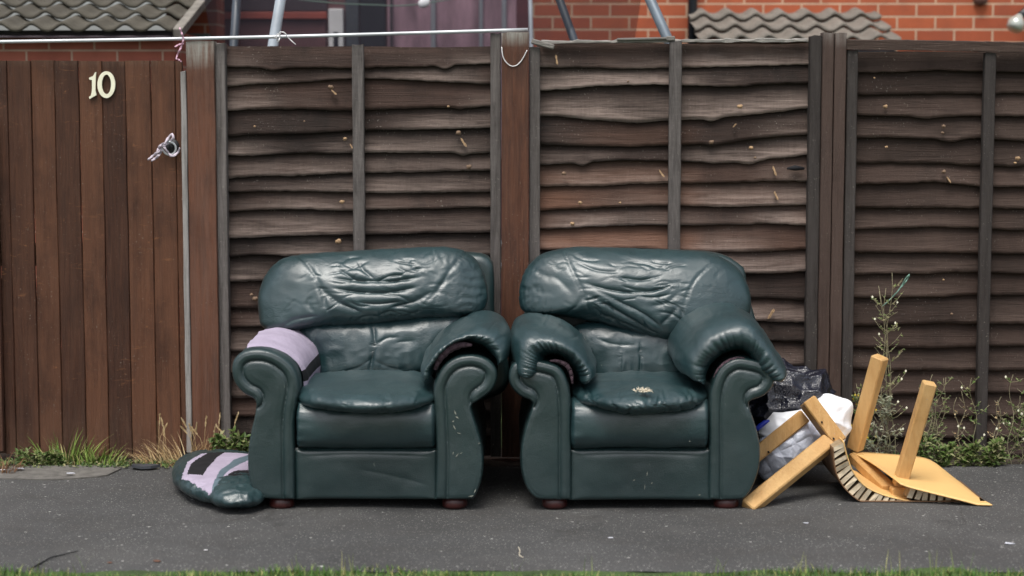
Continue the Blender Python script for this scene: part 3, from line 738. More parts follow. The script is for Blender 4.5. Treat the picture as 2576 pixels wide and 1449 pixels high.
# ================================================================== armchairs
CY = -1.11
def offset2(poly, d):
    """inset closed polyline (numpy n,2) by d toward its inside"""
    p = np.asarray(poly); t = np.roll(p, -1, 0)-np.roll(p, 1, 0); t /= np.linalg.norm(t, axis=1)[:, None]+1e-12
    area = np.sum(p[:, 0]*np.roll(p[:, 1], -1)-np.roll(p[:, 0], -1)*p[:, 1]); n = np.stack([-t[:, 1], t[:, 0]], 1)
    if area < 0: n = -n
    return p+n*d
def inset(poly, d):
    """inset in small relaxed steps so corners round off instead of crossing"""
    p = np.asarray(poly); k = max(1, int(math.ceil(abs(d)/.003)))
    for _ in range(k):
        p = offset2(p, d/k); p = p*.7+.15*(np.roll(p, 1, 0)+np.roll(p, -1, 0))
    return p
def arm(par, outline, Yf, Yb, out_, name='arm'):
    N = 150; o = catmull(outline, N); w2 = np.array([XZ(x, y, Yf) for x, y in o])
    w2[:, 1] = np.maximum(w2[:, 1], w2[:, 1].min())
    Fc = []; sm = []
    rings = [(.0035, Yf+.0035), (.0, Yf+.016)]
    ys = list(np.linspace(Yf+.016, Yb, 26))[1:]
    rings += [(0., y) for y in ys]
    V = [np.stack([q[:, 0], np.full(N, y), q[:, 1]], 1) for q, y in ((offset2(w2, ins) if ins else w2, y) for ins, y in rings)]
    V = np.concatenate(V); nr = len(rings); Vl = V.tolist()
    area = np.sum(w2[:, 0]*np.roll(w2[:, 1], -1)-np.roll(w2[:, 0], -1)*w2[:, 1])
    for i in range(nr-1):
        for k in range(N):
            l = (k+1) % N; f = [i*N+k, (i+1)*N+k, (i+1)*N+l, i*N+l]
            Fc.append(f if area > 0 else f[::-1]); sm.append(True)
    cap = [(nr-1)*N+k for k in range(N)]; Fc.append(cap[::-1] if area > 0 else cap); sm.append(False)
    # upholstered front: rounded border band, stitched groove, slightly full inner panel
    from mathutils.geometry import delaunay_2d_cdt
    zmin = w2[:, 1].min(); rim = offset2(w2, .0035); side = [tuple(p) for p in np.roll(w2, -int(np.argmin(w2[:, 1])), 0) if p[1] > zmin+.012]
    xi = w2[:, 0].max() if out_ < 0 else w2[:, 0].min(); zn = zmin+.385; side = [p for p in side if p[1] > zn or abs(p[0]-xi) < .045]
    loop = np.concatenate([w2, w2[:1]])
    gx, gz = np.meshgrid(np.arange(w2[:, 0].min(), w2[:, 0].max(), .004), np.arange(zmin, w2[:, 1].max(), .004)); gx = gx.ravel()+rng.uniform(-4e-4, 4e-4, gx.size); gz = gz.ravel()
    ins_ = inpoly(gx, gz, [tuple(p) for p in w2]); gx, gz = gx[ins_], gz[ins_]; dd, _ = polydist(gx, gz, [tuple(p) for p in loop]); kp = dd > .0065; gx, gz = gx[kp], gz[kp]
    pts2 = [Vector(p) for p in rim]+[Vector((x, z)) for x, z in zip(gx, gz)]
    res = delaunay_2d_cdt(pts2, [(k, (k+1) % N) for k in range(N)], [list(range(N)) if area > 0 else list(range(N))[::-1]], 2, 1e-7)
    vo = np.array([(v.x, v.y) for v in res[0]]); dfull, _ = polydist(vo[:, 0], vo[:, 1], [tuple(p) for p in loop]); ds = np.full(len(vo), 9.)
    for q0, q1 in zip(side[:-1], side[1:]):
        if math.dist(q0, q1) < .05: ds = np.minimum(ds, polydist(vo[:, 0], vo[:, 1], [q0, q1])[0])
    db = vo[:, 1]-zmin
    yo = np.interp(ds, [0, .010, .022, .034, .041, .0445, .048, .054, .075], [-.001, -.005, -.007, -.005, .001, .0065, .001, -.002, -.004])
    yo = yo+np.interp(dfull, [0, .0035, .008, .013, .018], [.011, .0045, .0005, .0015, 0])
    yo = yo+np.where(db < .012, (1-db/.012)**2*.010, 0)+.0012*fbm(np.stack([vo[:, 0]*14, 0*ds, vo[:, 1]*9], 1))
    b0 = len(Vl); m0 = {}
    for i, (x, z) in enumerate(vo):
        o_ = [j for j in res[3][i] if j < N] if len(res) > 3 else []
        if o_: m0[i] = o_[0]
        else: m0[i] = len(Vl); Vl.append((x, Yf+yo[i], z))
    for f in res[2]:
        g_ = [m0[i] for i in f]; A_, B_, C_ = (np.array(Vl[i]) for i in g_[:3]); nn = np.cross(B_-A_, C_-A_)
        Fc.append(g_ if nn[1] < 0 else g_[::-1]); sm.append(True)
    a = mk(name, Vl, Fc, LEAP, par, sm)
    displace(a, lambda w_: np.where(w_[:, 1] > Yf+.03, .004*fbm(w_*7.)+.002*fbm(w_*23.), 0))
    return a
def pad(par, outer, inner, Yf, D, disp_amp=.007, seed=0, lift=.0, name='arm_pad', n=3.0, torn=None, lobes=14):
    """puffy pad arched over an arm: traced outer and inner arch, rounded front and back"""
    NS, NP = 150, 72
    o = catmull(outer, NS, False); i_ = catmull(inner, NS, False); yc = Yf+D
    O = np.array([(P(x, y, Yf+.2).x, 0, P(x, y, Yf+.52).z*k+P(x, y, Yf+.05).z*(1-k)) for (x, y), k in zip(o, np.interp(np.linspace(0, 1, NS), [0, .2, .8, 1], [0, 1, 1, 0]))]); I = np.array([P(x, y, Yf+.02) for x, y in i_])
    C = (O+I)/2; H = (O-I)/2; C[:, 1] = 0; H[:, 1] = 0
    V = []; sp = np.linspace(0, 1, NS); endf = np.clip(np.minimum(sp, 1-sp)*14, 0, 1); endf = np.sqrt(1-(1-endf)**2)
    ph = np.linspace(0, 2*math.pi, NP+1)[:-1]
    for k in range(NS):
        c = np.sign(np.cos(ph))*np.abs(np.cos(ph))**(2/2.3); s = np.sign(np.sin(ph))*np.abs(np.sin(ph))**(2/n)
        yy = yc-s*D*(.86+.14*endf[k])
        # front rim puckers along the arch
        fr = np.clip(s, 0, 1)**1.2*np.clip(.25-.75*c, 0, 1)
        pk = (1-np.abs(np.sin(sp[k]*math.pi*lobes+2.2*math.sin(sp[k]*17+seed)+seed)))**1.3
        pk2 = (1-np.abs(np.sin(sp[k]*math.pi*lobes*2.3+1.7*math.sin(sp[k]*29+seed))))**1.3
        lf = lift*(yy-Yf)
        hh = H[k][None, :]*(c*(.08+.92*endf[k]))[:, None]
        p = C[k][None, :]+hh; p[:, 1] = yy+fr*(pk*disp_amp*1.7+pk2*disp_amp*.8); p[:, 2] += lf
        V.append(p)
    V = np.concatenate(V); Fc = []
    for k in range(NS-1):
        for j in range(NP): Fc.append([k*NP+j, (k+1)*NP+j, (k+1)*NP+(j+1) % NP, k*NP+(j+1) % NP])
    Fc.append([j for j in range(NP)]); Fc.append([(NS-1)*NP+j for j in range(NP)][::-1])
    # outward check
    f = Fc[NP*(NS//2)]; a, b_, c_ = V[f[0]], V[f[1]], V[f[2]]; nn = np.cross(b_-a, c_-b_)
    if np.dot(nn, H[NS//2]) < 0: Fc = [g[::-1] for g in Fc]
    ob = mk(name, V, Fc, LEA, par)
    xs_, ys_ = [q[0] for q in outer], [q[1] for q in outer]
    displace(ob, creases(fines(min(xs_)+20, max(xs_)-20, min(ys_)+5, min(ys_)+75, 10, 70, 3.5, .005, (-.9, .3))))
    displace(ob, lambda w_: .006*fbm(w_*np.array([9, 6, 9.])+seed)+.0010*ridge(w_*np.array([24, 9, 24.])+seed))
    return ob
def feet(par, pts):
    for (x, y) in pts:
        g = G(x, y); mb = MB(); c = Vector((g.x, -1.052, 0))
        mb.tube([c+Vector((0, 0, z)) for z in (.0, .005, .014, .026, .045)], [.040, .046, .049, .047, .042], 24)
        mb.build('foot', [FOOT], par)
def rect(x0, y0, x1, y1, k=12, dip=0, dipt=0):
    """rounded rectangle outline in px"""
    m = (x0+x1)/2; my = (y0+y1)/2
    return [(x0+k, y0), (m-(x1-x0)*.25, y0+dipt*.7), (m, y0+dipt), (m+(x1-x0)*.25, y0+dipt*.7), (x1-k, y0), (x1-k*.25, y0+k*.25), (x1, y0+k), (x1, my), (x1, y1-k), (x1-k*.25, y1-k*.25), (x1-k, y1), (m, y1+dip), (x0+k, y1), (x0+k*.25, y1-k*.25), (x0, y1-k), (x0, my), (x0, y0+k), (x0+k*.25, y0+k*.25)]
def bodybox(par, px0, px1, py0, py1, Yf, Yb, name, mat):
    a = P(px0, py0, Yf); b_ = P(px1, py1, Yf); nx, nz, ny = 60, 26, 20
    mb = MB(); mb.box(a.x, b_.x, Yf, Yb, b_.z, a.z, 0, 0, .012)
    return mb.build(name, [mat], par)
def panelgrid(par, px0, px1, py0, py1, Yf, name, mat, disp, bulge=.012):
    nx, nz = 130, 50; a = P(px0, py0, Yf); b_ = P(px1, py1, Yf); V = []; Fc = []
    for j in range(nz+1):
        for i in range(nx+1):
            u = i/nx; v = j/nz; e = min(u, 1-u, (v), (1-v)*1.2)
            y = Yf-bulge*(1-max(0, 1-e*9)**2)**.5
            V.append((a.x+(b_.x-a.x)*u, y, a.z+(b_.z-a.z)*v))
    for j in range(nz):
        for i in range(nx): q = j*(nx+1)+i; Fc.append([q, q+nx+1, q+nx+2, q+1])
    o = mk(name, V, Fc, mat, par); displace(o, disp); return o
def slab(par, outline, Yf, Yb, name, mat, disp=None):
    N = 90; o = catmull(outline, N); w2 = np.array([XZ(x, y, Yf) for x, y in o]); V = []; Fc = []
    rg = [(.03, Yf), (.012, Yf+.004), (0, Yf+.02)]+[(0, y) for y in np.linspace(Yf+.02, Yb-.02, 8)[1:]]+[(.012, Yb-.004), (.03, Yb)]
    for ins, y in rg:
        q = offset2(w2, ins) if ins else w2; V.append(np.stack([q[:, 0], np.full(N, y), q[:, 1]], 1))
    area = np.sum(w2[:, 0]*np.roll(w2[:, 1], -1)-np.roll(w2[:, 0], -1)*w2[:, 1])
    for i in range(len(rg)-1):
        for k in range(N):
            l = (k+1) % N; f = [i*N+k, (i+1)*N+k, (i+1)*N+l, i*N+l]; Fc.append(f if area > 0 else f[::-1])
    c = list(range(N)); Fc.append(c if area > 0 else c[::-1]); c = [(len(rg)-1)*N+k for k in range(N)]; Fc.append(c[::-1] if area > 0 else c)
    ob = mk(name, np.concatenate(V), Fc, mat, par)
    if disp: displace(ob, disp)
    return ob

def bolster(name, par, px0, px1, py0, py1, Yf, depth, seed, mat):
    """padded roll under the seat: rounded section swept across, gathered at both ends"""
    a = P(px0, py0, Yf); b = P(px1, py1, Yf); NX, NS = 150, 56; zc, hz = (a.z+b.z)/2, (a.z-b.z)/2; yc = Yf+depth*.62; V = []; Fc = []
    ph = np.linspace(0, 2*math.pi, NS+1)[:-1]; cy = np.sign(np.cos(ph))*np.abs(np.cos(ph))**(2/2.5); cz = np.sign(np.sin(ph))*np.abs(np.sin(ph))**(2/2.9)
    for i in range(NX+1):
        u = i/NX; e = min(u, 1-u); k = (1-max(0, 1-e/.035)**2.2)**.5 if e < .035 else 1.; x = a.x+(b.x-a.x)*u
        g = math.exp(-e/.07)*.013; pl = g*np.abs(np.sin(cz*5.5+2.*math.sin(cz[0]+seed)+1.1*np.sin(cz*11+seed+u)))
        yy = yc-cy*depth*.62*(.35+.65*k)+np.where(cy > 0, pl, 0); zz = zc+cz*hz*(.86+.14*k)-.005*math.sin(math.pi*u)*(cz > 0)
        V.append(np.stack([np.full(NS, x), yy, zz], 1))
    for i in range(NX):
        for j in range(NS): l = (j+1) % NS; Fc.append([i*NS+j, i*NS+l, (i+1)*NS+l, (i+1)*NS+j])
    Fc += [list(range(NS))[::-1], [NX*NS+j for j in range(NS)]]
    V = np.concatenate(V); f = Fc[NS*70]; n_ = np.cross(V[f[1]]-V[f[0]], V[f[2]]-V[f[1]])
    if n_[1] > 0: Fc = [q[::-1] for q in Fc]
    o = mk(name, V, Fc, mat, par); displace(o, lambda w_: .0035*fbm(w_*np.array([5, 5, 8.])+seed)+.0010*ridge(w_*np.array([14, 10, 26.])+seed)); return o
# ---------------- left armchair
g = G(920, 1282)
A = root('armchair', (g.x, -.6, 0), 'green leather armchair with one arm pad ripped off, lavender lining bare', 'armchair', 'discarded green leather armchairs')
LA = [(650, 878), (612, 884), (588, 905), (582, 935), (590, 965), (612, 990), (637, 1004), (643, 1020), (639, 1050), (630, 1090), (623, 1140), (624, 1190), (634, 1230), (652, 1252), (690, 1257), (736, 1257), (741, 1250), (741, 1180), (741, 1060), (749, 1000), (752, 965), (742, 930), (720, 905), (688, 886)]
RA = [(1100, 1257), (1095, 1248), (1097, 1150), (1093, 1060), (1090, 985), (1098, 950), (1118, 918), (1150, 898), (1190, 893), (1225, 903), (1247, 925), (1250, 955), (1235, 985), (1205, 1008), (1187, 1020), (1189, 1040), (1200, 1075), (1212, 1120), (1216, 1165), (1211, 1210), (1195, 1250), (1180, 1257)]
aL = arm(A, LA, CY, -.16, -1); aR = arm(A, RA, CY, -.16, 1)
# bare lavender lining over the rear of the left arm
N = 60; q = catmull([(612, 884), (650, 877), (690, 885), (722, 904), (744, 930), (754, 965), (752, 1005), (744, 1050)], N, False)
w2 = np.array([XZ(x, y, CY) for x, y in q]); t = np.gradient(w2, axis=0); t /= np.linalg.norm(t, axis=1)[:, None]; nrm = np.stack([-t[:, 1], t[:, 0]], 1)
if nrm[5, 1] < 0: nrm = -nrm
V = []; Fc = []; fm = []; ysl = np.linspace(CY+.085, -.25, 46)
for j, y in enumerate(ysl):
    puff = .012*min(1, j/3)
    yo = y+.05*np.linspace(0, 1, N)*(1 if j == 0 else max(0, 1-j/6))
    sag = .006*fbm(np.stack([w2[:, 0]*8, np.full(N, y)*8, w2[:, 1]*8], 1))
    V.append(np.stack([w2[:, 0]+nrm[:, 0]*(puff+sag), yo, w2[:, 1]+nrm[:, 1]*(puff+sag)], 1))
for j in range(len(ysl)-1):
    for k in range(N-1):
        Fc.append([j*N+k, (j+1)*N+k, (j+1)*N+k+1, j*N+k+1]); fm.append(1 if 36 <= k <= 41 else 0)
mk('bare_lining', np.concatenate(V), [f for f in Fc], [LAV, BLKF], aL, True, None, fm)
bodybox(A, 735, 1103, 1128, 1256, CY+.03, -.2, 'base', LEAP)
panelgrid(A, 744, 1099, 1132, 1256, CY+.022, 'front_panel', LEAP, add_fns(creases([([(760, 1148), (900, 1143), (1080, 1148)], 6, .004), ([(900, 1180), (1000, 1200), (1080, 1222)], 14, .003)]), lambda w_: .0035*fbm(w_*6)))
edgepk = lambda x0, x1, amp, seed: (lambda w_: amp*(1-np.abs(vn(np.stack([w_[:, 0]*4, w_[:, 1]*3, w_[:, 2]*55+seed], 1)))*2)*np.clip(1-np.minimum(np.abs(topx(w_)[0]-x0), np.abs(topx(w_)[0]-x1))/60, 0, 1))
bolster('front_roll', A, 740, 1096, 1012, 1136, CY-.035, .16, 2., LEA)
zS = .425
pillow('seat_cushion', [(741, 985), (748, 965), (785, 954), (860, 950), (950, 948), (1040, 950), (1088, 957), (1098, 985), (1090, 1003), (1045, 1015), (960, 1023), (880, 1022), (795, 1012), (750, 1001)], LEA, A, z=zS, front=.050, back=.052, p=3.0, q=2.2,
       disp=add_fns(creases(fines(780, 1060, 1005, 1035, 22, 26, 2.6, .005, (.8, 2.3))), wrinkle(.0012, 16, 16, 16, 5), lambda w_: np.where(w_[:, 2] < zS+.035, .0028*ridge(w_*np.array([30, 12, 14.])), 0), lambda w_: .004*fbm(w_*5+2)))
mb = MB(); oo = catmull([(746, 990), (757, 1003), (800, 1013), (880, 1023), (960, 1024), (1040, 1017), (1084, 1005), (1093, 990)], 50, False)
mb.tube([G(x, y, zS-.012) for x, y in oo], .0055, 8); mb.build('seat_piping', [LEA], A)
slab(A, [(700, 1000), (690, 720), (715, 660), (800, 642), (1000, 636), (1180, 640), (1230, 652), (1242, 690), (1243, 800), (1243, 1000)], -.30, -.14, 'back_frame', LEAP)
pillow('lower_back_cushion', [(748, 838), (770, 812), (850, 800), (950, 800), (1050, 792), (1140, 785), (1178, 805), (1165, 860), (1110, 925), (1010, 948), (860, 952), (802, 945), (792, 905), (772, 868)], LEA, A, Yc=-.46, front=.085, back=.12, p=2.8, q=2.2, lean=.2,
       disp=add_fns(creases([([(937, 812), (942, 850), (938, 890), (930, 935)], 6, .016), ([(942, 870), (975, 850), (1010, 850)], 6, .007), ([(800, 830), (790, 850), (800, 880)], 5, .006), ([(1120, 830), (1100, 850), (1080, 880)], 6, .006), ([(938, 900), (900, 925), (860, 935)], 6, .006), ([(940, 905), (980, 925), (1020, 930)], 6, .006), ([(1000, 860), (1040, 858)], 5, .005)]), wrinkle(.003, 14, 8, 14, 11)))
HC = [(655, 800), (650, 745), (668, 690), (706, 656), (780, 640), (860, 633), (960, 628), (1060, 624), (1130, 624), (1180, 640), (1210, 672), (1225, 722), (1222, 765), (1195, 785), (1110, 795), (1020, 806), (930, 812), (830, 816), (760, 826), (705, 832), (672, 825)]
seamL = [(745, 640), (775, 668), (800, 705), (812, 745), (828, 790)]; seamR = [(1180, 632), (1140, 668), (1110, 715), (1065, 770)]
crL = [(seamL, 5, .008), (seamR, 5, .009), ([(836, 700), (900, 705), (980, 707), (1060, 697)], 8, .016), ([(840, 725), (910, 735), (980, 735), (1050, 722)], 8, .017), ([(850, 675), (890, 700), (930, 712)], 6, .010),
       ([(900, 655), (915, 680), (940, 700)], 6, .009), ([(800, 720), (850, 760), (910, 785)], 9, .015), ([(1090, 730), (1040, 760), (980, 775)], 9, .014), ([(820, 690), (870, 680), (930, 655)], 6, .007), ([(1010, 650), (1050, 680), (1070, 700)], 6, .007),
       ([(900, 760), (950, 765), (1010, 758)], 6, .011), ([(785, 745), (775, 765), (790, 785)], 6, .008), ([(815, 745), (815, 775)], 5, .007), ([(1150, 690), (1110, 720), (1090, 770)], 7, .006),
       ([(1222, 700), (1190, 705), (1160, 700)], 4, .006), ([(1224, 725), (1190, 728), (1155, 718)], 4, .006), ([(1222, 745), (1190, 752), (1160, 750)], 4, .006), ([(1210, 675), (1185, 685), (1160, 680)], 4, .006), ([(1205, 775), (1180, 768), (1150, 775)], 4, .006),
       ([(1120, 640), (1080, 660), (1060, 668)], 5, .005), ([(1080, 632), (1060, 650)], 4, .004), ([(980, 635), (985, 660)], 4, .004), ([(700, 830), (740, 805), (800, 795)], 7, .008), ([(880, 815), (920, 795), (960, 800)], 6, .006), ([(1000, 805), (1060, 780)], 6, .006)]
crL += fines(840, 1080, 650, 800, 26, 60, 3.2, .006)+fines(680, 800, 690, 800, 8, 40, 3, .004, (-1, .6))+fines(1100, 1200, 660, 780, 12, 40, 3, .005, (-1.2, .6))
hc = pillow('head_cushion', HC, LEA, A, Yc=-.40, front=.15, back=.10, p=2.6, q=2.1, lean=.26, NT=240, NR=80, disp=add_fns(creases(crL+pleats(HC, .40, .60, 16, 42, 3, .006, (1120, 715))+pleats(HC, .62, .95, 20, 26, 3.5, .005, (930, 720))+pleats(HC, .08, .40, 12, 22, 3, .004, (930, 720))+pleats(seamL, 0, .6, 6, 26, 3, .005, (930, 730))+pleats(seamR, 0, .6, 8, 30, 3, .005, (950, 720))), lambda w_: .005*fbm(w_*4.5+4), wrinkle(.0012, 12, 10, 18, 7)))
pR = pad(A, [(1062, 955), (1060, 905), (1078, 865), (1115, 825), (1165, 797), (1220, 786), (1265, 798), (1287, 835), (1283, 880), (1264, 908), (1250, 918)],
         [(1086, 960), (1092, 932), (1104, 906), (1125, 882), (1155, 868), (1190, 870), (1215, 880), (1232, 895), (1243, 905), (1248, 912), (1249, 918)], CY-.02, .37, .008, 1, .0)
# torn lining between pad and arm
def torn(par, pts, Yf, w_=.012, mat=None):
    mb = MB(); q = catmull(pts, 30, False)
    C3 = [P(x, y, Yf+.004*math.sin(i*1.3)) for i, (x, y) in enumerate(q)]
    mb.tube(C3, [w_*(.35+.65*math.sin(math.pi*(i+.5)/30))*(1+.12*math.sin(i*1.3)) for i in range(30)], 10)
    o = mb.build('torn_lining', [mat or PINK], par); return o
torn(pR, [(1094, 930), (1108, 900), (1130, 878), (1160, 868), (1186, 868)], CY+.012, .016)
feet(A, [(712, 1270), (1143, 1282)]); 
mb = MB()                                                     # pale scrapes on the right arm front
for (x, y, l, an) in [(1145, 1038, 14, -1.2), (1150, 1050, 10, -.6), (1143, 1075, 16, -1.1), (1155, 1090, 12, -.2), (1150, 1145, 14, .9), (1160, 1140, 8, .5), (1205, 1115, 6, .3), (1195, 1235, 12, 1.2), (1140, 1140, 8, 1.3), (1185, 1248, 14, .2), (1140, 1060, 6, .4)]:
    c = P(x, y, CY-.0072); d = Vector((math.cos(an), 0, math.sin(an)))*l/1300; s_ = Vector((-d.z, 0, d.x)).normalized()*random.uniform(.0012, .0028)
    mb.add([c-d, c-s_, c+d, c+s_, c-d*.4+s_*2], [[0, 1, 2, 3]], 0, 0)
graft(aR, mb, SCUFF)
# ---------------- right armchair
g = G(1610, 1280)
B = root('armchair', (g.x, -.6, 0), 'green leather armchair with both arm pads and a ripped spot on its seat', 'armchair', 'discarded green leather armchairs')
LB = [(1378, 912), (1330, 905), (1292, 915), (1280, 940), (1284, 970), (1307, 996), (1336, 1010), (1338, 1025), (1330, 1050), (1318, 1090), (1310, 1135), (1312, 1185), (1323, 1225), (1342, 1250), (1365, 1258), (1428, 1258), (1437, 1250), (1437, 1150), (1437, 1028), (1430, 967), (1412, 928)]
RB = [(1847, 902), (1885, 903), (1925, 915), (1948, 940), (1946, 970), (1923, 996), (1888, 1010), (1886, 1025), (1896, 1055), (1908, 1095), (1913, 1130), (1911, 1175), (1898, 1218), (1880, 1248), (1860, 1258), (1793, 1258), (1784, 1250), (1784, 1150), (1784, 1028), (1791, 967), (1811, 925)]
bL = arm(B, LB, CY, -.16, -1); bR = arm(B, RB, CY, -.16, 1)
bodybox(B, 1432, 1789, 1128, 1257, CY+.03, -.2, 'base', LEAP)
fpB = panelgrid(B, 1434, 1788, 1131, 1257, CY+.022, 'front_panel', LEAP, add_fns(creases([([(1450, 1146), (1600, 1142), (1770, 1147)], 6, .004)]), lambda w_: .0035*fbm(w_*6+5)))
bolster('front_roll', B, 1437, 1785, 1010, 1136, CY-.035, .16, 7., LEA)
rays = []
for k in range(22):
    x = 1455+k*15+random.uniform(-4, 4); u = (x-1610)/165; y0 = 1044-26*u*u; l = random.uniform(14, 30)
    rays.append(([(x, y0), (x+random.uniform(-10, 10)-u*4, y0-l*.5), (x+random.uniform(-14, 14)-u*10, y0-l)], random.uniform(2.5, 5.5), random.uniform(.001, .006)))
pillow('seat_cushion', [(1437, 985), (1445, 965), (1485, 955), (1560, 951), (1620, 950), (1700, 952), (1762, 958), (1784, 985), (1776, 1001), (1735, 1012), (1660, 1019), (1600, 1024), (1530, 1017), (1457, 1002)], LEA, B, z=.425, front=.050, back=.052, p=3.0, q=2.2, NT=220, NR=56,
       disp=add_fns(creases(rays+fines(1470, 1760, 985, 1025, 30, 34, 2.8, .006, (.6, 2.5))), wrinkle(.0024, 14, 14, 18, 25), lambda w_: .006*fbm(w_*6+8)))
mb = MB(); c0 = G(1622, 985, .474)
nn_ = 16; ring = [c0+Vector(((.020+.010*math.sin(k*2.7)+.006*math.sin(k*5.1))*1.1*math.cos(6.283*k/nn_), (.014+.007*math.sin(k*3.1+1))*.8*math.sin(6.283*k/nn_), .001)) for k in range(nn_)]
mb.add([c0+Vector((0, 0, .004))]+ring, [[0, 1+k, 1+(k+1) % nn_] for k in range(nn_)], 0, 0, True)
for k in range(60):
    a = random.uniform(0, 6.28); rr = random.uniform(0, .020)*(1 if k % 3 else 1.5)
    p = c0+Vector((rr*math.cos(a)*1.3, rr*math.sin(a)*1.6, .0)); d = Vector((random.uniform(-1, 1), random.uniform(-1, 1), random.uniform(.0, .7))).normalized()*random.uniform(.008, .024)
    mb.tube([p, p+d*.5+Vector((0, 0, .003)), p+d], [.0010, .0016, .0006], 5)
mb.build('stuffing', [STUFF], B)
slab(B, [(1345, 1000), (1335, 720), (1360, 660), (1450, 636), (1620, 634), (1790, 638), (1860, 665), (1880, 720), (1885, 1000)], -.30, -.14, 'back_frame', LEAP)
pillow('lower_back_cushion', [(1440, 860), (1450, 820), (1520, 808), (1600, 812), (1700, 815), (1745, 840), (1748, 900), (1730, 950), (1640, 958), (1560, 958), (1495, 955), (1470, 910)], LEA, B, Yc=-.48, front=.08, back=.12, p=3.0, q=2.2, lean=.2,
       disp=add_fns(creases([([(1563, 855), (1560, 900), (1562, 945)], 4, .006), ([(1610, 860), (1612, 900), (1610, 945)], 4, .007), ([(1500, 850), (1540, 865), (1600, 868)], 6, .006)]), wrinkle(.003, 14, 8, 14, 31)))
HB = [(1312, 775), (1308, 725), (1325, 675), (1365, 642), (1430, 626), (1500, 624), (1600, 626), (1700, 630), (1790, 638), (1845, 664), (1878, 708), (1890, 765), (1870, 815), (1800, 845), (1730, 858), (1690, 856), (1640, 848), (1570, 828), (1490, 806), (1420, 792), (1350, 787)]
sL = [(1418, 632), (1440, 680), (1462, 725), (1482, 785)]; sR = [(1812, 646), (1770, 680), (1742, 715), (1720, 770), (1708, 840)]
crR = [(sL, 5, .009), (sR, 3.5, .007), ([(1555, 697), (1600, 703), (1640, 702)], 6, .013), ([(1470, 712), (1540, 730), (1620, 735), (1680, 722)], 7, .013), ([(1480, 740), (1540, 775), (1600, 812), (1640, 838)], 7, .015), ([(1500, 730), (1560, 760), (1620, 790), (1670, 830)], 6, .012),
       ([(1510, 790), (1570, 815), (1640, 845)], 7, .010), ([(1600, 745), (1650, 748), (1690, 738)], 6, .009), ([(1450, 660), (1500, 680), (1560, 685)], 6, .008), ([(1440, 640), (1470, 655), (1510, 655)], 5, .006), ([(1580, 655), (1640, 665), (1690, 680)], 6, .006),
       ([(1640, 770), (1680, 760), (1705, 735)], 6, .009), ([(1660, 820), (1690, 790), (1705, 770)], 6, .009), ([(1740, 715), (1700, 712), (1670, 715)], 4, .006), ([(1420, 790), (1450, 770), (1470, 740)], 6, .007), ([(1350, 690), (1400, 700), (1440, 740)], 10, .007),
       ([(1312, 700), (1340, 704), (1360, 700)], 4, .005), ([(1308, 725), (1335, 727), (1358, 722)], 4, .005), ([(1310, 750), (1335, 748), (1360, 752)], 4, .005), ([(1330, 672), (1350, 684), (1372, 684)], 4, .005), ([(1370, 640), (1385, 660), (1400, 664)], 4, .005), ([(1540, 830), (1490, 800)], 5, .008), ([(1840, 668), (1815, 680), (1800, 700)], 4, .004), ([(1870, 700), (1845, 708), (1830, 720)], 4, .004)]
crR += fines(1480, 1700, 650, 760, 20, 55, 3.2, .006)+fines(1500, 1700, 750, 830, 14, 60, 3.2, .006, (.3, .9))+fines(1330, 1430, 660, 770, 9, 36, 3, .004, (-.5, 1))+fines(1740, 1860, 680, 800, 6, 40, 3, .003, (-1, 1))
pillow('head_cushion', HB, LEA, B, Yc=-.42, front=.16, back=.10, p=2.6, q=2.1, lean=.26, NT=240, NR=80, disp=add_fns(creases(crR+pleats(HB, -.05, .10, 12, 34, 3, .006, (1390, 715))+pleats(HB, .15, .45, 12, 20, 3, .004, (1600, 720))+pleats(HB, .62, .95, 16, 26, 3.5, .005, (1600, 720))+pleats(sL, 0, .5, 6, 30, 3, .006, (1560, 720))+pleats(sR, 0, .5, 6, 26, 3, .004, (1600, 730))), lambda w_: .005*fbm(w_*4.5+14), wrinkle(.0012, 12, 10, 18, 17)))
p1_ = pad(B, [(1492, 958), (1502, 915), (1488, 865), (1450, 822), (1400, 796), (1345, 787), (1305, 797), (1283, 830), (1282, 880), (1292, 925), (1308, 948)],
    [(1456, 975), (1449, 952), (1441, 932), (1427, 914), (1404, 904), (1388, 903), (1374, 908), (1373, 924), (1372, 936), (1368, 944), (1345, 950)], CY-.03, .37, .009, 3, .0)
p2_ = pad(B, [(1750, 966), (1712, 925), (1698, 880), (1712, 835), (1750, 790), (1810, 764), (1870, 764), (1918, 800), (1957, 865), (1974, 925), (1966, 958)],
    [(1786, 975), (1789, 952), (1800, 930), (1820, 912), (1845, 899), (1868, 896), (1886, 906), (1896, 925), (1905, 945), (1925, 962), (1945, 966)], CY-.03, .37, .009, 5, .0)
torn(p1_, [(1440, 965), (1436, 938), (1424, 918), (1400, 908), (1384, 908)], CY+.012, .009)
torn(p2_, [(1796, 950), (1806, 930), (1826, 912), (1850, 902), (1870, 902), (1886, 912)], CY+.012, .007)
feet(B, [(1395, 1276), (1828, 1278)])
mb = MB()
for (x, y, l, an) in [(1537, 1187, 10, 1.3), (1628, 1192, 14, 1.4), (1622, 1225, 14, 1.5), (1595, 1208, 7, .5), (1640, 1215, 6, .8), (1760, 1245, 7, 0), (1735, 1110, 5, 0)]:
    c = P(x, y, CY+.0085 if y > 1140 else CY-.04); d = Vector((math.cos(an), 0, math.sin(an)))*l/1300; s_ = Vector((-d.z, 0, d.x)).normalized()*random.uniform(.0012, .0024)
    mb.add([c-d, c-s_, c+d, c+s_], [[0, 1, 2, 3]], 0, 0)
graft(fpB, mb, SCUFF)
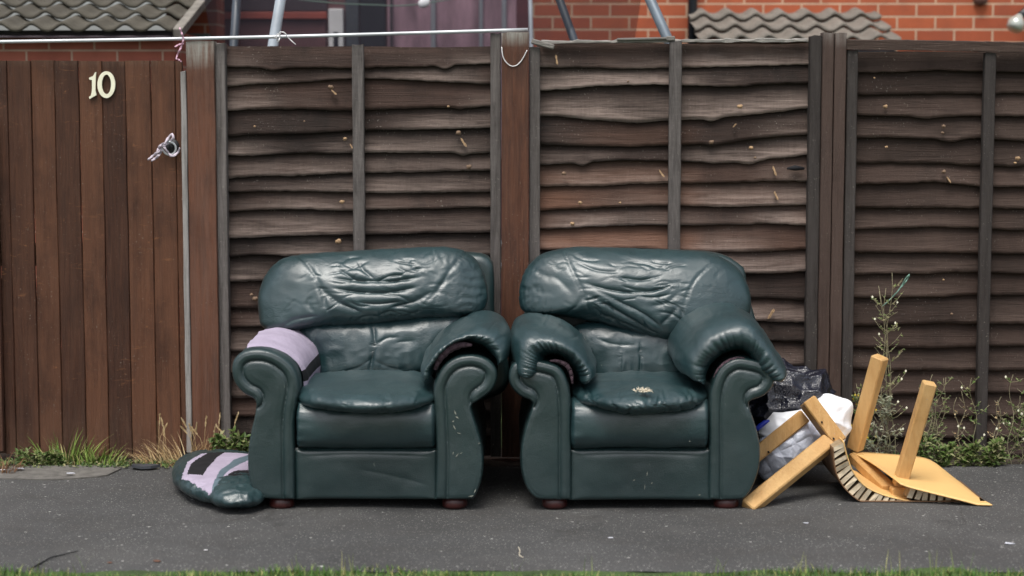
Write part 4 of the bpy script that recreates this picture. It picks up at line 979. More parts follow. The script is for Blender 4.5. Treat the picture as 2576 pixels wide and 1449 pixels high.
# ---------------- arm pad torn off, on the pavement
zc = .055
oc = [(436, 1195), (444, 1172), (475, 1155), (520, 1147), (565, 1145), (620, 1150), (672, 1165), (672, 1200), (662, 1238), (630, 1250), (590, 1254), (540, 1250), (480, 1236), (446, 1216)]
g = G(560, 1200)
cu = pillow('loose_arm_pad', oc, [LEA, LAV, BLKF, GREYF], None, z=zc, front=.050, back=.054, p=3.2, q=2.4, NT=200, NR=70, disp=add_fns(
    lambda w_: np.where(w_[:, 2] < zc+.035, .004*ridge(w_*np.array([26, 26, 10.])), 0.0), lambda w_: .004*fbm(w_*7)))
me = cu.data; zt = zc+.045
tp = lambda l: [(G(x, y, zt).x, G(x, y, zt).y) for x, y in l]
cx = np.array([p.center[:] for p in me.polygons]); nz = np.array([p.normal.z for p in me.polygons])
reg = [(1, tp([(456, 1192), (472, 1160), (508, 1142), (560, 1138), (640, 1140), (660, 1190), (640, 1192), (590, 1196), (560, 1208), (538, 1222), (505, 1212)])),
       (2, tp([(470, 1186), (482, 1164), (524, 1140), (568, 1136), (548, 1152), (532, 1168), (510, 1194)])), (3, tp([(530, 1220), (552, 1188), (586, 1160), (640, 1140), (650, 1146), (602, 1168), (566, 1194), (540, 1221)])),
       (2, tp([(574, 1194), (596, 1186), (660, 1180), (660, 1200), (600, 1196), (576, 1206)]))]
mi = np.zeros(len(cx), int)
for k, poly in reg: mi[inpoly(cx[:, 0], cx[:, 1], poly) & (nz > .15)] = k
me.polygons.foreach_set('material_index', mi.tolist())
# rebase the origin to its base on the ground
gv = Vector((g.x, g.y, 0)); me.transform(Matrix.Translation(-gv)); cu.location = gv
props(cu, 'torn off green leather arm pad lying upside down on the pavement, lavender lining up', 'cushion')
# green puffy roll at its front right
pillow('leather_roll', [(520, 1238), (545, 1212), (590, 1200), (635, 1198), (664, 1206), (664, 1246), (636, 1260), (590, 1264), (545, 1258)], LEA, cu, z=.05, front=.052, back=.045, p=2.4, q=2.1, NT=120, NR=36, disp=lambda w_: .004*ridge(w_*np.array([22, 30, 14.]))+.003*fbm(w_*9))

# ================================================================== bags
def blob(name, outline, Yc, front, back, mat, par, disp, p=2.2, q=2.0, z=None, NT=220, NR=70):
    return pillow(name, outline, mat, par, Yc=Yc, front=front, back=back, p=p, q=q, NT=NT, NR=NR, disp=disp)
def rebase(o, v):
    v = Vector(v); o.data.transform(Matrix.Translation(worldloc(o)-v)); o.location = v; return o
def crumple(a, s, seed):
    def fn(w_):
        q = w_+.05*np.stack([vn(w_*9+seed), vn(w_*9+seed+5), vn(w_*9+seed+9)], 1)
        return a*(ridge(q*s+seed, 3)-.7)
    return fn
bb = blob('bin_bag', [(1840, 990), (1880, 915), (1930, 892), (1975, 890), (2015, 905), (2055, 925), (2092, 948), (2114, 980), (2108, 1025), (2080, 1060), (2020, 1090), (1940, 1120), (1860, 1130)], -.32, .22, .16, BAG, None, facets(-.075, 6.0, 3.))
rebase(bb, (P(1980, 1100, -.32).x, -.32, 0)); props(bb, 'glossy black bin bag slumped against the fence beside the right armchair', 'bin bag')
wb = blob('white_bag', [(1902, 1100), (1912, 1062), (1960, 1035), (2020, 1010), (2070, 995), (2115, 995), (2146, 1012), (2140, 1060), (2128, 1110), (2110, 1140), (2080, 1160), (2000, 1180), (1920, 1190)], -.52, .10, .12, WHITEP, None, facets(-.032, 6.5, 12.), p=2.6, q=2.2)
rebase(wb, (P(2020, 1170, -.52).x, -.52, 0)); props(wb, 'white plastic bag slumped below the black bin bag behind the broken table', 'plastic bag')
sb = blob('silver_bag', [(1905, 1150), (1915, 1105), (1960, 1078), (2010, 1062), (2046, 1066), (2062, 1100), (2064, 1140), (2050, 1160), (2000, 1178), (1965, 1192), (1930, 1205), (1908, 1190)], -.66, .09, .08, SILV, None, add_fns(facets(-.012, 9., 22.), lambda w_: .007*np.abs(np.sin((w_[:, 0]+w_[:, 2]*.6)*38))**.6*np.abs(np.sin((w_[:, 2]-w_[:, 0]*.5)*42))**.6), p=2.6, q=2.1)
rebase(sb, (P(1980, 1190, -.66).x, -.66, 0)); props(sb, 'crumpled silver grey padded sheet lying inside the frame of the broken table', 'padded sheet')
mb = MB(); mb.tube([P(x, y, -.66) for x, y in [(1896, 1085), (1912, 1072), (1925, 1062), (1936, 1058)]], [.008, .011, .009, .003], 8); mb.build('blue_print', [BLUEB], wb)
# ================================================================== broken table
T = root('broken_table', (P(2200, 1270, -.85).x, -.8, 0), 'collapsed light wood table lying on its broken honeycomb top with legs in the air', 'table')
def leg(pts, name='leg', hw=.029, hh=.027, side=(1, 0, 0), tone=.5):
    mb = MB(); mb.beam(pts[0], pts[1], side, hw, hh, tone, 0, .005); o = mb.build(name, [PINE_L], T); return o
PINE_L = wood('table_leg_pine', (.44, .235, .080), (.58, .355, .145), (.66, .44, .20), 'z', .5, wearcol=(.6, .45, .26), gs=.6, speck=1.)
PINE_R = PINE_L
leg((P(1880, 1286, -1.08)+Vector((0, 0, .012)), P(2086, 1112, -.86)), hw=.031, hh=.026, tone=.31)           # long leg reaching the pavement
leg((P(1895, 1150, -.74), P(2024, 1046, -.70)), hw=.029, hh=.026, tone=.62)                 # leg behind
leg((P(2030, 1008, -.78), P(2110, 1116, -.83)), 'apron', .028, .050, tone=.2)
leg((P(2150, 1130, -.42), P(2214, 897, -.52)), hw=.029, hh=.026, side=(.75, -.65, 0), tone=.71)
leg((P(2262, 1222, -.84), P(2339, 962, -.92)), hw=.0255, hh=.024, tone=.12)
leg((P(2152, 1150, -.46), P(2236, 1232, -.82)), 'apron', .020, .030, side=(0, 0, 1), tone=.4)
leg((P(2240, 1240, -.87), P(2282, 1240, -.87)), 'apron', .024, .026, side=(0, 0, 1), tone=.6)
for (x, y, Y) in [(1934, 1138, -.775), (2098, 1104, -.885), (2068, 1062, -.86)]:
    c = P(x, y, Y); mb = MB(); mb.tube([c+Vector((0, .03, 0)), c+Vector((0, -.0005, 0))], .0035, 10); mb.build('screw_hole', [BLKF], T)
# skins
def ribsheet(name, fr, Yf, depth, mat, th=.004, shift=0., mats=None, zend=None, NX=60):
    q = catmull(fr, NX, False); V = []; Fc = []
    F3 = [P(x, y, Yf) for x, y in q]; ny = 14
    for j in range(ny+1):
        v = j/ny
        for i, p in enumerate(F3):
            V.append((p.x+shift*v, p.y+depth*v*(1+.03*math.sin(i*.7)), max(p.z+(zend or 0)*v, .004)))
    nx = NX
    for j in range(ny):
        for i in range(nx-1): a = j*nx+i; Fc.append([a, a+1, a+nx+1, a+nx])
    o = mk(name, V, Fc, mat, T)
    m = o.modifiers.new('thickness', 'SOLIDIFY'); m.thickness = th; m.offset = 0
    return o
outer = [(2096, 1126), (2099, 1165), (2108, 1200), (2132, 1236), (2172, 1266), (2225, 1283), (2310, 1286), (2400, 1283), (2478, 1283)]
inner = [(2122, 1110), (2132, 1150), (2148, 1190), (2175, 1222), (2215, 1243), (2262, 1256), (2320, 1266), (2372, 1273)]
TY = -.97
ribsheet('lower_skin', outer, TY, .40, BROWNB)
ribsheet('inner_skin', inner, TY+.005, .40, BOARD)
# honeycomb core
def core(A_, B_, nz, Yf, depth, name):
    qa = catmull(A_, nz*3, False); qb = catmull(B_, nz*3, False); mb = MB()
    for i in range(nz-1):
        j = int(random.uniform(0, 1.9)); m9 = 3*nz-1; pa = P(*qa[3*i], Yf); pb = P(*qb[3*i+j], Yf); pc = P(*qb[min(3*i+j+2, m9)], Yf); pd = P(*qa[3*i+2], Yf); pn = P(*qb[min(3*i+3+j, m9)], Yf); pe = P(*qa[3*i+3], Yf)
        f = [v+Vector((0, .004+random.uniform(0, .010), 0)) for v in (pa, pb, pc, pd)]
        mb.add(f, [[0, 1, 2, 3]], 0, 0)                    # folded face toward the broken edge
        g_ = [f[3]+Vector((0, .002, 0)), f[2]+Vector((0, .002, 0)), pn+Vector((0, .035, 0)), pe+Vector((0, .035, 0))]
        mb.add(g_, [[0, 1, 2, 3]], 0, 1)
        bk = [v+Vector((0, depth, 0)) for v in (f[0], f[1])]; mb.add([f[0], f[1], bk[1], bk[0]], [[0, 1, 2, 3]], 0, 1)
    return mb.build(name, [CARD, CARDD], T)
CARD2 = CARD
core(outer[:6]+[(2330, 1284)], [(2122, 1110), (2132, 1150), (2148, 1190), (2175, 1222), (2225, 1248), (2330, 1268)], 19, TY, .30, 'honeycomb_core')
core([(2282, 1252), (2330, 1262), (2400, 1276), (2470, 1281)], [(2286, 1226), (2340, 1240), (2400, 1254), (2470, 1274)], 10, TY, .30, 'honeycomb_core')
# upper tan sheet: front edge to back edge
fe = catmull([(2266, 1216), (2290, 1225), (2340, 1238), (2400, 1253), (2450, 1266), (2496, 1280)], 40, False)
be = catmull([(2137, 1134), (2190, 1138), (2256, 1143), (2320, 1150), (2350, 1162), (2372, 1180)], 40, False)
V = []; Fc = []
for j in range(21):
    v = j/20
    for i in range(40):
        u = i/39; a = P(*fe[i], TY-.02-.045*u); b_ = P(*be[i], -.40-.10*u)
        p = a.lerp(b_, v); p.z += .010*math.sin(math.pi*v)*(1-u*.6); p.z = max(p.z, .006); V.append(p)
for j in range(20):
    for i in range(39): a = j*40+i; Fc.append([a, a+1, a+41, a+40])
o = mk('upper_skin', V, Fc, BOARD, T); m = o.modifiers.new('thickness', 'SOLIDIFY'); m.thickness = .005; m.offset = -1
mb = MB(); mb.beam(P(2120, 1200, -.75), P(2190, 1275, -.78), (0, 1, 0), .16, .003, .5); mb.build('torn_skin', [BROWNB], T)

# ================================================================== plants
def tuft(name, px, py, n, spread, hmin, hmax, wd, mat, label, cat, t0=0., t1=1., lean=.7, group=None, seeds=0, ysp=.06, yo=0, bias=0):
    g = G(px, py); mb = MB()
    for k in range(n):
        a = random.uniform(0, 6.28); r_ = spread*math.sqrt(random.random())
        x = g.x+r_*math.cos(a); y = g.y+yo+ysp*random.uniform(-1, 1); f = 1-.55*(r_/spread)**2
        az = (0 if math.cos(a) > 0 else math.pi)+random.uniform(-1.1, 1.1)
        mb.blade((x, y, -.008), random.uniform(hmin, hmax)*f, wd*random.uniform(.6, 1.3), az, lean*random.uniform(.2, 1.2)*(.3+r_/spread), random.uniform(t0, t1))
    for k in range(seeds):
        x = g.x+random.uniform(-.7, 1)*spread; h = random.uniform(.6, 1.)*hmax*1.25; ln = random.uniform(-.35, .45)*h+bias*h
        p0_ = Vector((x, g.y+yo, 0)); p2 = p0_+Vector((ln, random.uniform(-.05, .05), h)); p1__ = p0_.lerp(p2, .6)+Vector((-ln*.15, 0, .02))
        mb.tube([p0_, p1__, p2], [.0013, .001, .0006], 4, .7)
        for j in range(14):
            q = p1__.lerp(p2, .35+.65*j/13); d = Vector((random.uniform(-.5, .5), random.uniform(-.5, .5), 1)); mb.leaf(q, d+(p2-p1__).normalized(), (0, 1, 0), .016, .0055, random.uniform(.5, 1))
    o = mb.build(name, [mat], None, origin=(g.x, g.y, 0)); return props(o, label, cat, group)
def weed(name, px, py, h, nb, mat, label, stems=3, leafn=10, ll=.03, lean=0., spread=.03, group=None, leafmat_=None, flower=None, yy=None, wid=.35, t=(.2, .9), lw=.5, leaf_lo=.0):
    g = G(px, py); y0 = g.y if yy is None else yy; base = Vector((P(px, py, y0).x, y0, 0)); mb = MB()
    for s_ in range(stems):
        hh = h*random.uniform(.65, 1.); b0 = base+Vector((random.uniform(-1, 1)*spread, random.uniform(-.02, .02), -.008)); tip = b0+Vector((lean*hh+random.uniform(-.12, .12)*hh, random.uniform(-.07, .0)*hh, hh))
        n = 12; pts = [b0.lerp(tip, i/n)+Vector((.012*math.sin(i*.9+s_*2), .004*math.sin(i), 0)) for i in range(n+1)]
        mb.tube(pts, [.0022*(1-.6*i/n) for i in range(n+1)], 5, .5, 0)
        for b in range(nb):
            i = random.randint(1, n-1); p = pts[i]; sd = random.choice((-1, 1)); bl = wid*hh*random.uniform(.3, .8)*(1-.5*i/n)
            q = p+Vector((sd*bl*.7, random.uniform(-.4, .2)*bl, bl*random.uniform(.25, .9))); m_ = p.lerp(q, .5)+Vector((0, 0, -bl*.08))
            mb.tube([p, m_, q], [.0012, .001, .0006], 4, .6, 0)
            for j in range(leafn):
                u = random.uniform(.15, 1.); c = p.lerp(m_, u*2) if u < .5 else m_.lerp(q, u*2-1)
                d = Vector((random.uniform(-1, 1), random.uniform(-1, .5), random.uniform(-.4, 1))); mb.leaf(c, d, (random.uniform(-.4, .4), -.5, 1), ll*random.uniform(.5, 1.1), ll*lw*random.uniform(.6, 1.1), random.uniform(*t), 1)
            if flower and random.random() < .3:
                mb.leaf(q, (0, 0, 1), (0, -1, 0), .012, .01, .5, 2)
        for j in range(leafn*2):
            i = random.uniform(0, n-1); c = pts[int(i)].lerp(pts[int(i)+1], i % 1); d = Vector((random.choice((-1, 1))*random.uniform(.4, 1), random.uniform(-.8, .3), random.uniform(-.2, .9)))
            mb.leaf(c, d, (0, -.4, 1), ll*random.uniform(.5, 1.1), ll*lw*random.uniform(.5, 1), random.uniform(*t), 1)
    o = mb.build(name, [STEMW, mat]+([flower] if flower else []), None, origin=tuple(base)); return props(o, label, 'weed', group)
tuft('grass_tuft', 165, 1165, 170, .16, .05, .20, .009, GRASS, 'green grass tuft growing at the foot of the gate', 'grass tuft', .1, 1., .8, yo=.02)
tuft('grass_tuft', 250, 1168, 80, .10, .05, .14, .009, GRASS, 'low green grass tuft at the gate foot, between the taller tuft and the dry grass', 'grass tuft', .2, .9, .8)
tuft('dry_grass', 470, 1165, 480, .21, .04, .17, .0035, STRAW, 'dry straw coloured grass at the foot of the gate post', 'dry grass', .2, 1., 1.3, seeds=15, bias=-.15)
tuft('dry_grass', 250, 1166, 70, .2, .03, .09, .004, STRAW, 'thin straw blades lying low at the foot of the numbered gate', 'dry grass', .2, 1., 1.3)
tuft('dry_grass', 8, 1188, 120, .07, .03, .13, .005, leafmat('rusty_dead_grass', (.10, .045, .02), (.20, .10, .05), (.3, .19, .1)), 'rusty brown dead grass clump at the left end of the gate', 'dry grass', 0, 1, 1.)
weed('weed', 590, 1160, .16, 7, GREEN, 'low leafy weed between the dry grass and the left armchair', 9, 9, .035, 0, .09, wid=.6, yy=-.22)
weed('weed', 110, 1165, .07, 6, GREEN, 'ground hugging leafy weed left of the gate grass tuft', 9, 8, .028, 0, .10, wid=1.2, yy=-.22)
GW = 'weeds along the foot of the right fence panel'
weed('weed', 2240, 1150, .86, 13, GREEN, 'tallest thin seeding weed, standing behind the upright table leg', 4, 4, .017, .01, .03, GW, flower=CREAM, yy=-.16, wid=.22, t=(.5, 1))
weed('weed', 2165, 1150, .45, 11, GREEN, 'green weed with a yellow flower left of the tall upright table leg', 4, 5, .020, -.02, .04, GW, flower=YEL, yy=-.14, wid=.3)
weed('weed', 2225, 1150, .42, 12, leafmat('grey_green_leaf', (.10, .12, .07), (.22, .24, .16), (.42, .41, .33)), 'pale grey green prickly weed between the two upright table legs', 3, 5, .028, .0, .04, GW, yy=-.2, wid=.5, lw=.3)
weed('weed', 2370, 1160, .44, 12, GREEN, 'fine leaved weed just right of the shorter upright table leg', 5, 4, .017, .03, .07, GW, yy=-.17, wid=.35)
weed('weed', 2530, 1160, .40, 12, GREEN, 'white flowered leafy weed at the right edge by the fence', 6, 5, .020, 0, .12, GW, flower=CREAM, yy=-.2, wid=.4)
weed('weed', 2345, 1172, .14, 8, GREEN, 'low leafy weed behind the tan table sheet', 6, 6, .032, 0, .10, GW, yy=-.24, wid=.7)
weed('weed', 2445, 1172, .12, 6, GREEN, 'low bright green weed clump right of the tan table sheet', 10, 10, .034, 0, .14, GW, yy=-.25, wid=.7, t=(.4, .9))
weed('weed', 2050, 1150, .16, 7, GREEN, 'small weed at the base of the double post behind the white bag', 3, 6, .025, 0, .05, GW, yy=-.13, wid=.5)
weed('weed', 2025, 930, .40, 9, GREEN, 'thin weed standing in front of the middle fence panel above the bin bag', 2, 4, .014, 0, .03, GW, yy=-.11, wid=.3, t=(.5, 1))
weed('weed', 1690, 1190, .08, 6, GREEN, 'tiny weed at the foot of the fence in the shade of the right armchair', 3, 5, .02, 0, .05, GW, yy=-.12, wid=.6)
ribbon('green_twine', [[(2218, 772), (2240, 752), (2262, 728), (2278, 700)], [(2262, 728), (2276, 712), (2288, 694)], [(2278, 700), (2288, 690)]], .0022, plain('faded_green_twine', (.16, .30, .24), .8, .2, 20), 'frayed faded green twine caught on the right fence panel', 'twine', -.075)
# moss and creeping green at the fence foot
mb = MB()
for k in range(5200):
    px = random.uniform(-40, 2620)
    dens = float(vn(np.array([px*.012, 3.3, 1.]))) + (.35 if px < 640 else -.12 if px > 2120 else -.75)
    if random.random() > .45+dens: continue
    y = random.uniform(-.30, -.12) if px < 640 else random.uniform(-.28, -.05)
    x = P(px, 1170, y).x; hg = .012 if px < 640 else .02
    d = Vector((random.uniform(-1, 1), random.uniform(-1, 1), random.uniform(.1, 1.2)))
    mb.leaf((x, y, random.uniform(-.004, hg)), d, (0, -.3, 1), random.uniform(.010, .026), random.uniform(.005, .012), random.random()**1.3)
props(mb.build('ground_weeds', [GREEN]), 'low moss and creeping weeds growing along the foot of the fence', 'ground cover', kind='stuff')
GW2 = 'sparse dry stalks along the right fence panel'
for (px, h, lab) in [(2405, .38, 'tall bare dry stalk right of the shorter upright table leg'), (2308, .50, 'thin bare stalk between the two upright table legs, leaning right'), (2500, .30, 'dry stalk just right of the fence batten at the right')]:
    weed('dry_stalk', px, 1152, h, 7, STRAW, lab, 2, 2, .013, .08, .02, GW2, yy=-.15, wid=.3, t=(.3, 1))
# mown verge in the foreground
mb = MB()
for k in range(15000):
    x = random.uniform(-2.1, 2.1); e = -2.035+.06*float(vn(np.array([x*2.2, 5., 1.])))+.02*float(vn(np.array([x*11, 5., 1.])))
    d_ = random.random()**1.6*.75; y = e-d_
    hgt = random.uniform(.012, .034)*(1+.5*float(vn(np.array([x*3., y*3, 8.]))))
    mb.blade((x, y, -.012), hgt, random.uniform(.002, .004), random.uniform(0, 6.28), random.uniform(.1, 1.1), min(.99, random.random()**1.4+(.3 if random.random() < .08 else 0)), 2)
for (px, n) in [(210, 5), (1315, 3), (735, 4), (1480, 4), (2020, 6), (2240, 5), (2420, 5), (880, 4), (1800, 4), (100, 5), (2360, 5)]:
    x = P(px, 1440, -2.06).x
    for j in range(n):
        mb.blade((x+random.uniform(-.03, .03), -2.06+random.uniform(-.02, .02), -.01), random.uniform(.05, .09), .0022, random.uniform(0, 6.28), random.uniform(.1, .6), random.uniform(.6, 1), 4)
props(mb.build('grass_verge', [TURF]), 'mown green grass verge along the bottom edge', 'grass', kind='stuff')
# ================================================================== litter
def scrap(px, py, s, mat, label, name='paper_scrap', cat='litter', group='litter on the pavement', th=.0015, z=.004, n=6, el=1.7):
    g = G(px, py); vs = []; 
    for k in range(n):
        a = 2*math.pi*k/n+random.uniform(-.3, .3); r_ = s*random.uniform(.7, 1.15); vs.append(Vector((g.x+r_*math.cos(a)*el, g.y+r_*math.sin(a), z+random.uniform(0, s*.25))))
    bt = [v-Vector((0, 0, th)) for v in vs]
    o = mk(name, vs+bt, [list(range(n)), list(range(n, 2*n))[::-1]]+[[i, n+i, n+(i+1) % n, (i+1) % n] for i in range(n)], mat, None, False, origin=(g.x, g.y, 0)); return props(o, label, cat, group)
LIT = plain('white_litter', (.55, .56, .62), .6, .1, 20); LEAFB = plain('dead_leaf', (.13, .06, .035), .8, .3, 20); DARKS = plain('dark_slate', (.045, .048, .055), .6, .3, 20)
scrap(52, 1187, .010, LIT, 'pale scrap of paper on the concrete edging left of the gate tuft', z=.014)
scrap(9, 1190, .008, WHT, 'white scrap beside the rusty dead grass at the left edge', z=.014)
scrap(178, 1199, .011, LIT, 'pale blue scrap of paper just below the green grass tuft', z=.014)
scrap(362, 1180, .030, DARKS, 'flat dark piece of broken asphalt left of the torn off arm pad', 'asphalt_chunk', 'rubble', None, .012, .016, 7, 2.2)
scrap(2538, 1370, .011, LIT, 'white flattened scrap near the right edge of the pavement')
scrap(1536, 1355, .006, LIT, 'tiny white scrap on the pavement in front of the right armchair')
scrap(458, 1233, .006, LIT, 'tiny pale chip on the pavement under the torn off arm pad')
scrap(518, 1386, .005, WHT, 'white chip low on the pavement at the lower left')
scrap(2028, 1318, .006, LIT, 'pale chip on the pavement below the broken table')
scrap(396, 1414, .010, LEAFB, 'dead reddish leaf near the foreground grass, larger one', 'dead_leaf', 'leaf', 'dead leaves by the verge', el=1.4)
scrap(275, 1418, .007, LEAFB, 'small dead leaf at the verge just left of the larger dead leaf', 'dead_leaf', 'leaf', 'dead leaves by the verge', el=1.4)
scrap(2288, 1168, .012, WHT, 'white scrap of paper caught behind the tan table sheet', z=.03)
mb = MB(); q = catmull([(76, 1432), (100, 1418), (130, 1402), (160, 1395), (196, 1386)], 18, False)
mb.tube([G(x, y, .006+.003*math.sin(i)) for i, (x, y) in enumerate(q)], [.0030-.0001*i for i in range(18)], 6)
gg = G(130, 1405); props(mb.build('twig', [BLKF], None, origin=(gg.x, gg.y, 0)), 'thin dark curved twig on the pavement at the lower left', 'twig', 'twigs on the pavement')
mb = MB(); q = catmull([(1304, 1376), (1308, 1386), (1306, 1396), (1316, 1402)], 8, False)
mb.tube([G(x, y, .004) for x, y in q], .0014, 5); gg = G(1308, 1390); props(mb.build('twig', [STUFF], None, origin=(gg.x, gg.y, 0)), 'short pale curled straw in the middle of the pavement', 'straw', 'twigs on the pavement')

# ================================================================== behind the fence
WY = 3.0
H = root('brick_house', (2.6, WY+.2, 0), 'orange red brick house behind the right half of the fence', 'house')
mb = MB()
xl = P(1330, 50, WY).x; mb.box(xl, 9, WY, WY+.3, -.03, 5.2, 0, 0, .002); mb.build('wall', [BRICKR], H)
def tiles(name, par, x0, x1, Y0, z0, pitch, rows, mat, gauge=.29, wl=.152, hh=.032, th=.028):
    nx = int((x1-x0)/wl*18); xs = np.linspace(x0, x1, nx); u = ((xs-x0)/wl) % 1.
    prof = hh*(.5-.5*np.cos(2*np.pi*u))**1.35
    V = []; Fc = []; tn = []; c, s_ = math.cos(pitch), math.sin(pitch); b = 0
    tcol = np.floor((xs-x0)/(wl*2))
    for r_ in range(rows):
        rn = np.array([random.random() for _ in range(int(tcol.max())+2)])[tcol.astype(int)]
        jz = (rn-.5)*.004
        for d, off in ((.05, .010), (.0, .014), (0, th+.004), (.14, th*.7), (gauge+.045, -.002)):
            D = r_*gauge+d; V.append(np.stack([xs, np.full(nx, Y0+D*c)-off*s_, z0+D*s_+prof*1.+off*c+jz], 1)); tn += list(rn)
        for k in range(4):
            for i in range(nx-1): a = b+k*nx+i; Fc.append([a, a+1, a+nx+1, a+nx])
        b += 5*nx
    return mk(name, np.concatenate(V), Fc, mat, par, True, {'tone': tn})
YR = WY-.72
er = P(1758, 92, YR); 
rf = tiles('porch_roof', H, er.x, P(2262, 92, YR).x, YR-.05, P(1288, 116, YR).z, R(15), 3, TILER)
mb = MB(); zr = P(1288, 116, YR).z; mb.box(er.x+.02, P(2262, 92, YR).x-.02, YR-.02, WY-.001, zr-.16, zr-.02, 0, 0); mb.build('porch_fascia', [BLACKP], H)
mb = MB(); mb.box(er.x+.05, er.x+.14, YR+.02, YR+.11, -.03, zr-.17, 0, 0); mb.build('porch_post', [BLACKP], H); mb = MB(); xe = P(2262, 92, YR).x; mb.box(xe-.14, xe-.05, YR+.02, YR+.11, -.03, zr-.17, 0, 0); mb.build('porch_post', [BLACKP], H)
mb = MB(); xd = P(1742, 50, WY-.06).x; mb.tube([(xd, WY-.06, -.03), (xd, WY-.06, 5.1)], .0275, 16); mb.build('downpipe', [BLACKP], H)
mb = MB(); c = P(2563, 8, WY-.1); c2 = P(2556, 62, WY-.16)
mb.tube([P(2590, 10, WY), P(2584, 25, WY-.1), P(2566, 40, WY-.15)], .022, 12); lp = mb.build('wall_lamp', [BLACKP], H)
mb = MB(); d = (P(2566, 40, WY-.15)-P(2550, 78, WY-.18)); b0 = P(2550, 76, WY-.18)
mb.tube([b0, b0+d*.15, b0+d*.5, b0+d*.85, b0+d], [.036, .050, .052, .026, .018], 18)
m_, n_n, b_b = M('lamp_glass', .12, .6); b_b.inputs['Base Color'].default_value = (.45, .47, .43, 1); b_b.inputs['Metallic'].default_value = .3
mb.build('bulb', [m_], lp)
mb = MB(); c = P(2466, -4, WY-.01); mb.tube([c, c-Vector((0, .03, 0))], [.042, .040], 20); mb.build('vent_cap', [plain('terracotta_cap', (.16, .07, .055), .7)], H)
# rear extension of maroon timber and glazed doors seen through the net
E = root('garden_room', (P(930, 50, WY).x, WY+.2, 0), 'maroon garden room with glazed doors behind the trampoline net', 'garden room')
mar = plain('maroon_boards', (.13, .055, .06), .6, .3, 4, .3, .006); dkp = plain('dark_maroon', (.05, .035, .045), .5, .3, 4); curt = plain('mauve_curtained_glass', (.36, .22, .27), .25, .5, 5, .1, .004, sc=(2, 1, .5)); whf = plain('white_frame', (.80, .80, .82), .5, .1, 6); dkg = plain('dark_glass', (.02, .022, .03), .15, .3, 4)
greyf = plain('grey_frame', (.28, .29, .33), .5, .1, 6); redf = plain('red_fascia', (.30, .06, .04), .6, .2, 8)
def bx_(name, x0, x1, y0, y1, Y0, Y1, mat, par, t=0):
    a = P(x0, y0, Y0); b = P(x1, y1, Y0); mb = MB(); mb.box(a.x, b.x, Y0, Y1, b.z, a.z, t, 0, .004); return mb.build(name, [mat], par)
bx_('wall', 400, 1331, -900, 900, WY+.02, WY+.3, mar, E)
bx_('board_panel', 560, 822, 52, 300, WY-.005, WY+.02, mar, E); bx_('fascia', 540, 822, 30, 48, WY-.03, WY+.02, redf, E); bx_('dark_panel', 540, 822, -60, 28, WY-.01, WY+.02, dkp, E)
wf = bx_('window_frame', 826, 866, 22, 400, WY-.05, WY+.02, whf, E); bx_('pane', 838, 854, 80, 380, WY-.055, WY-.04, dkg, wf)
bx_('dark_panel', 868, 905, -60, 400, WY-.02, WY+.02, plain('slate_panel', (.06, .07, .085), .5, .2, 6), E)
dr = bx_('glazed_door', 905, 972, -60, 400, WY-.01, WY+.02, dkg, E)
dr = bx_('glazed_door', 974, 1300, -60, 400, WY-.015, WY+.02, curt, E)
for x, w_ in ((985, 5), (1090, 7), (1210, 5), (1268, 6)): bx_('door_frame', x-w_, x+w_, -60, 400, WY-.04, WY-.016, greyf if x > 1000 else dkp, dr)
bx_('corner_board', 1300, 1331, -60, 400, WY-.03, WY+.02, plain('deep_red_board', (.10, .02, .025), .6), E)
# side wall, brown tiled garage to the left
K = root('brick_garage', (-1.9, 1.6, 0), 'low dull red brick outhouse with a tiled lean-to roof behind the gate', 'outhouse')
KY = 1.25
a = P(-400, 60, KY); b = P(438, 60, KY); zt_ = P(1288, 78, KY).z
mb = MB(); mb.box(a.x, b.x, KY, KY+1.9, -.03, zt_, 0, 0, .002); mb.build('wall', [BRICKL], K)
ze = P(1288, 88, KY-.12).z; xr = P(436, 88, KY-.12).x
tiles('tiled_roof', K, xr-.152*22, xr, KY-.15, ze, R(14.5), 7, TILEL)
mb = MB(); c, s_ = math.cos(R(14.5)), math.sin(R(14.5)); Ln = 2.05
mb.beam((xr+.022, KY-.13, ze+.008), (xr+.022, KY-.13+Ln*c, ze+.008+Ln*s_), (1, 0, 0), .024, .022, .2); mb.build('verge_board', [plain('grey_verge_mortar', (.20, .185, .16), .9, .3, 20)], K)
bx_('fascia', -400, 434, 76, 92, KY-.012, KY-.002, dkp, K)
mb = MB(); mb.box(P(-400, 60, KY).x, xr-.01, KY-.14, KY-.013, ze-.015, ze-.004); mb.build('soffit', [dkp], K)
Q = root('brick_wall', (P(490, 50, 2.3).x, 2.4, 0), 'narrow brick wall end between the tiled outhouse and the trampoline net', 'wall')
bx_('bricks', 430, 560, -400, 900, 2.35, 2.6, BRICKR, Q); bx_('green_ledge', 455, 525, 84, 96, 2.27, 2.348, plain('grey_green_ledge', (.09, .13, .115), .7), Q)
# trampoline
TRC = Vector((P(1070, 50, 1.75).x, 1.72, 0)); 
TR = root('trampoline', TRC, 'garden trampoline enclosure with dark safety net and grey poles behind the fence', 'trampoline')
rt, rb = 1.186, .92
m, n, b = M('dark_safety_net', .8, .2); b.inputs['Base Color'].default_value = (.028, .026, .036, 1); b.inputs['Alpha'].default_value = .30
NET = m; V = []; Fc = []; NN = 64; zs = np.linspace(.75, 2.5, 12)
for z in zs:
    r_ = rb+(rt-rb)*(z-.75)/1.75
    for k in range(NN):
        a = 2*math.pi*k/NN; rr = r_*(1+.012*math.sin(a*8)); V.append((TRC.x+rr*math.cos(a), TRC.y+rr*.92*math.sin(a), z))
for j in range(11):
    for k in range(NN): Fc.append([j*NN+k, j*NN+(k+1) % NN, (j+1)*NN+(k+1) % NN, (j+1)*NN+k])
mk('safety_net', V, Fc, NET, TR)
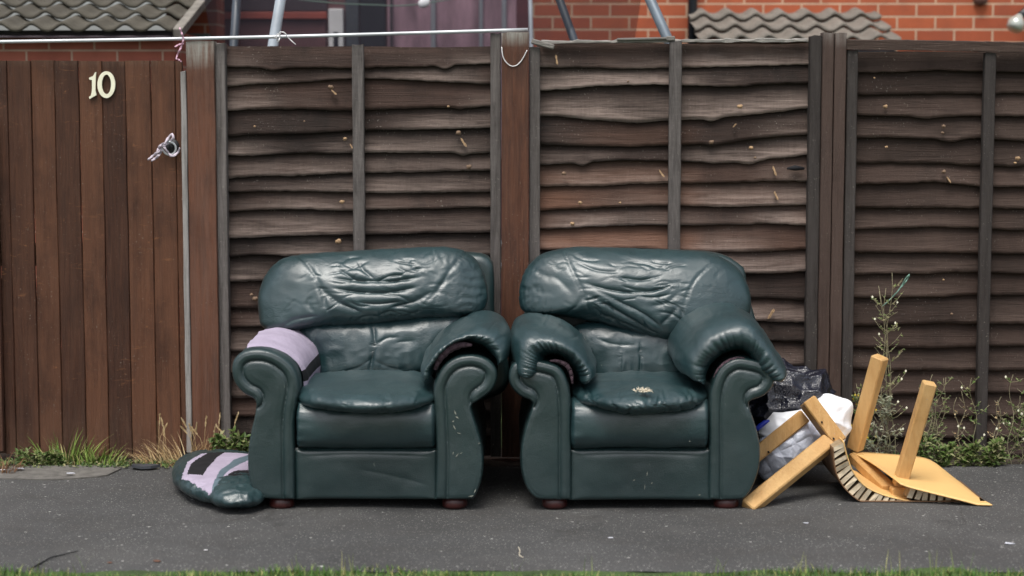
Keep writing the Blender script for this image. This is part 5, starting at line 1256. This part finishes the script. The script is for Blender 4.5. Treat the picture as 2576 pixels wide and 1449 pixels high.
mb = MB(); mb.tube([(TRC.x+rb*1.02*math.cos(a), TRC.y+rb*.94*math.sin(a), .75) for a in np.linspace(0, 2*math.pi, 49)[:-1]], .022, 10, closed=True); mb.build('bed_ring', [STEEL], TR)
mb = MB(); vs = [(TRC.x+rb*math.cos(a), TRC.y+rb*.92*math.sin(a), .74) for a in np.linspace(0, 2*math.pi, 49)[:-1]]; mb.add(vs, [list(range(48))]); mb.build('bed', [BLKF], TR)
def pole(par, p_top, p_bot, Y, r, mat, name='pole', zb=0., zt=2.6):
    a = P(*p_top, Y); b = P(*p_bot, Y); d = (a-b); k0 = (zb-b.z)/d.z; k1 = (zt-b.z)/d.z; mb = MB(); mb.tube([b+d*k0, b+d*k1], r, 14); return mb.build(name, [mat], par)
pole(TR, (596, 0), (590, 95), 1.15, .022, STEEL if 0 else BLUEP); pole(TR, (1334, 0), (1336, 95), 2.1, .011, plain('grey_net_pole', (.24, .27, .31), .4, .2, 6)); 
for a in (.9, 2.2, 5.0): 
    mb = MB(); x, y = TRC.x+1.1*math.cos(a), TRC.y+1.0*math.sin(a); mb.tube([(x, y, -.03), (x, y, .74)], .022, 10); mb.build('leg', [STEEL], TR)
SW = root('swing_frame', (P(1180, 50, .75).x, .9, 0), 'tubular swing frame with splayed grey legs standing before the trampoline', 'swing frame')
def poleA(p_top, p_bot, Y, r, mat): return pole(SW, p_top, p_bot, Y, r, mat, 'leg', 0., 2.7)
poleA((706, 0), (690, 95), .55, .024, plain('pale_grey_tube', (.30, .34, .38), .4, .2, 6)); poleA((1408, 0), (1442, 95), 1.0, .020, BLUEP); poleA((1636, 0), (1676, 90), .55, .024, STEEL)
zt_ = 2.66; a = P(706, 0, .55); mb = MB(); x0 = P(690, 0, .55).x-.02; x1 = P(1600, 0, .55).x
mb.tube([(x0+.12, .7, 2.7), (x1-.1, .7, 2.7)], .024, 14); mb.build('crossbar', [STEEL], SW)
# washing line with a white peg bag
mb = MB(); mb.tube([P(x, y, 2.35) for x, y in catmull([(540, -30), (800, 4), (930, 12), (1060, 10), (1330, -40)], 30, False)], .0035, 5); props(mb.build('washing_line', [plain('green_line', (.10, .16, .13), .6)], None, origin=tuple(P(930, 12, 2.35))), 'sagging thin washing line behind the net at the top', 'washing line')
bgp = pillow('peg_bag', [(1052, 6), (1062, -4), (1075, -6), (1082, 4), (1078, 15), (1066, 20), (1055, 18)], WHITEP, None, Yc=2.33, front=.02, back=.02, NT=40, NR=10); rebase(bgp, P(1066, 7, 2.33)); props(bgp, 'small white bundle hanging from the washing line at the top', 'bundle')
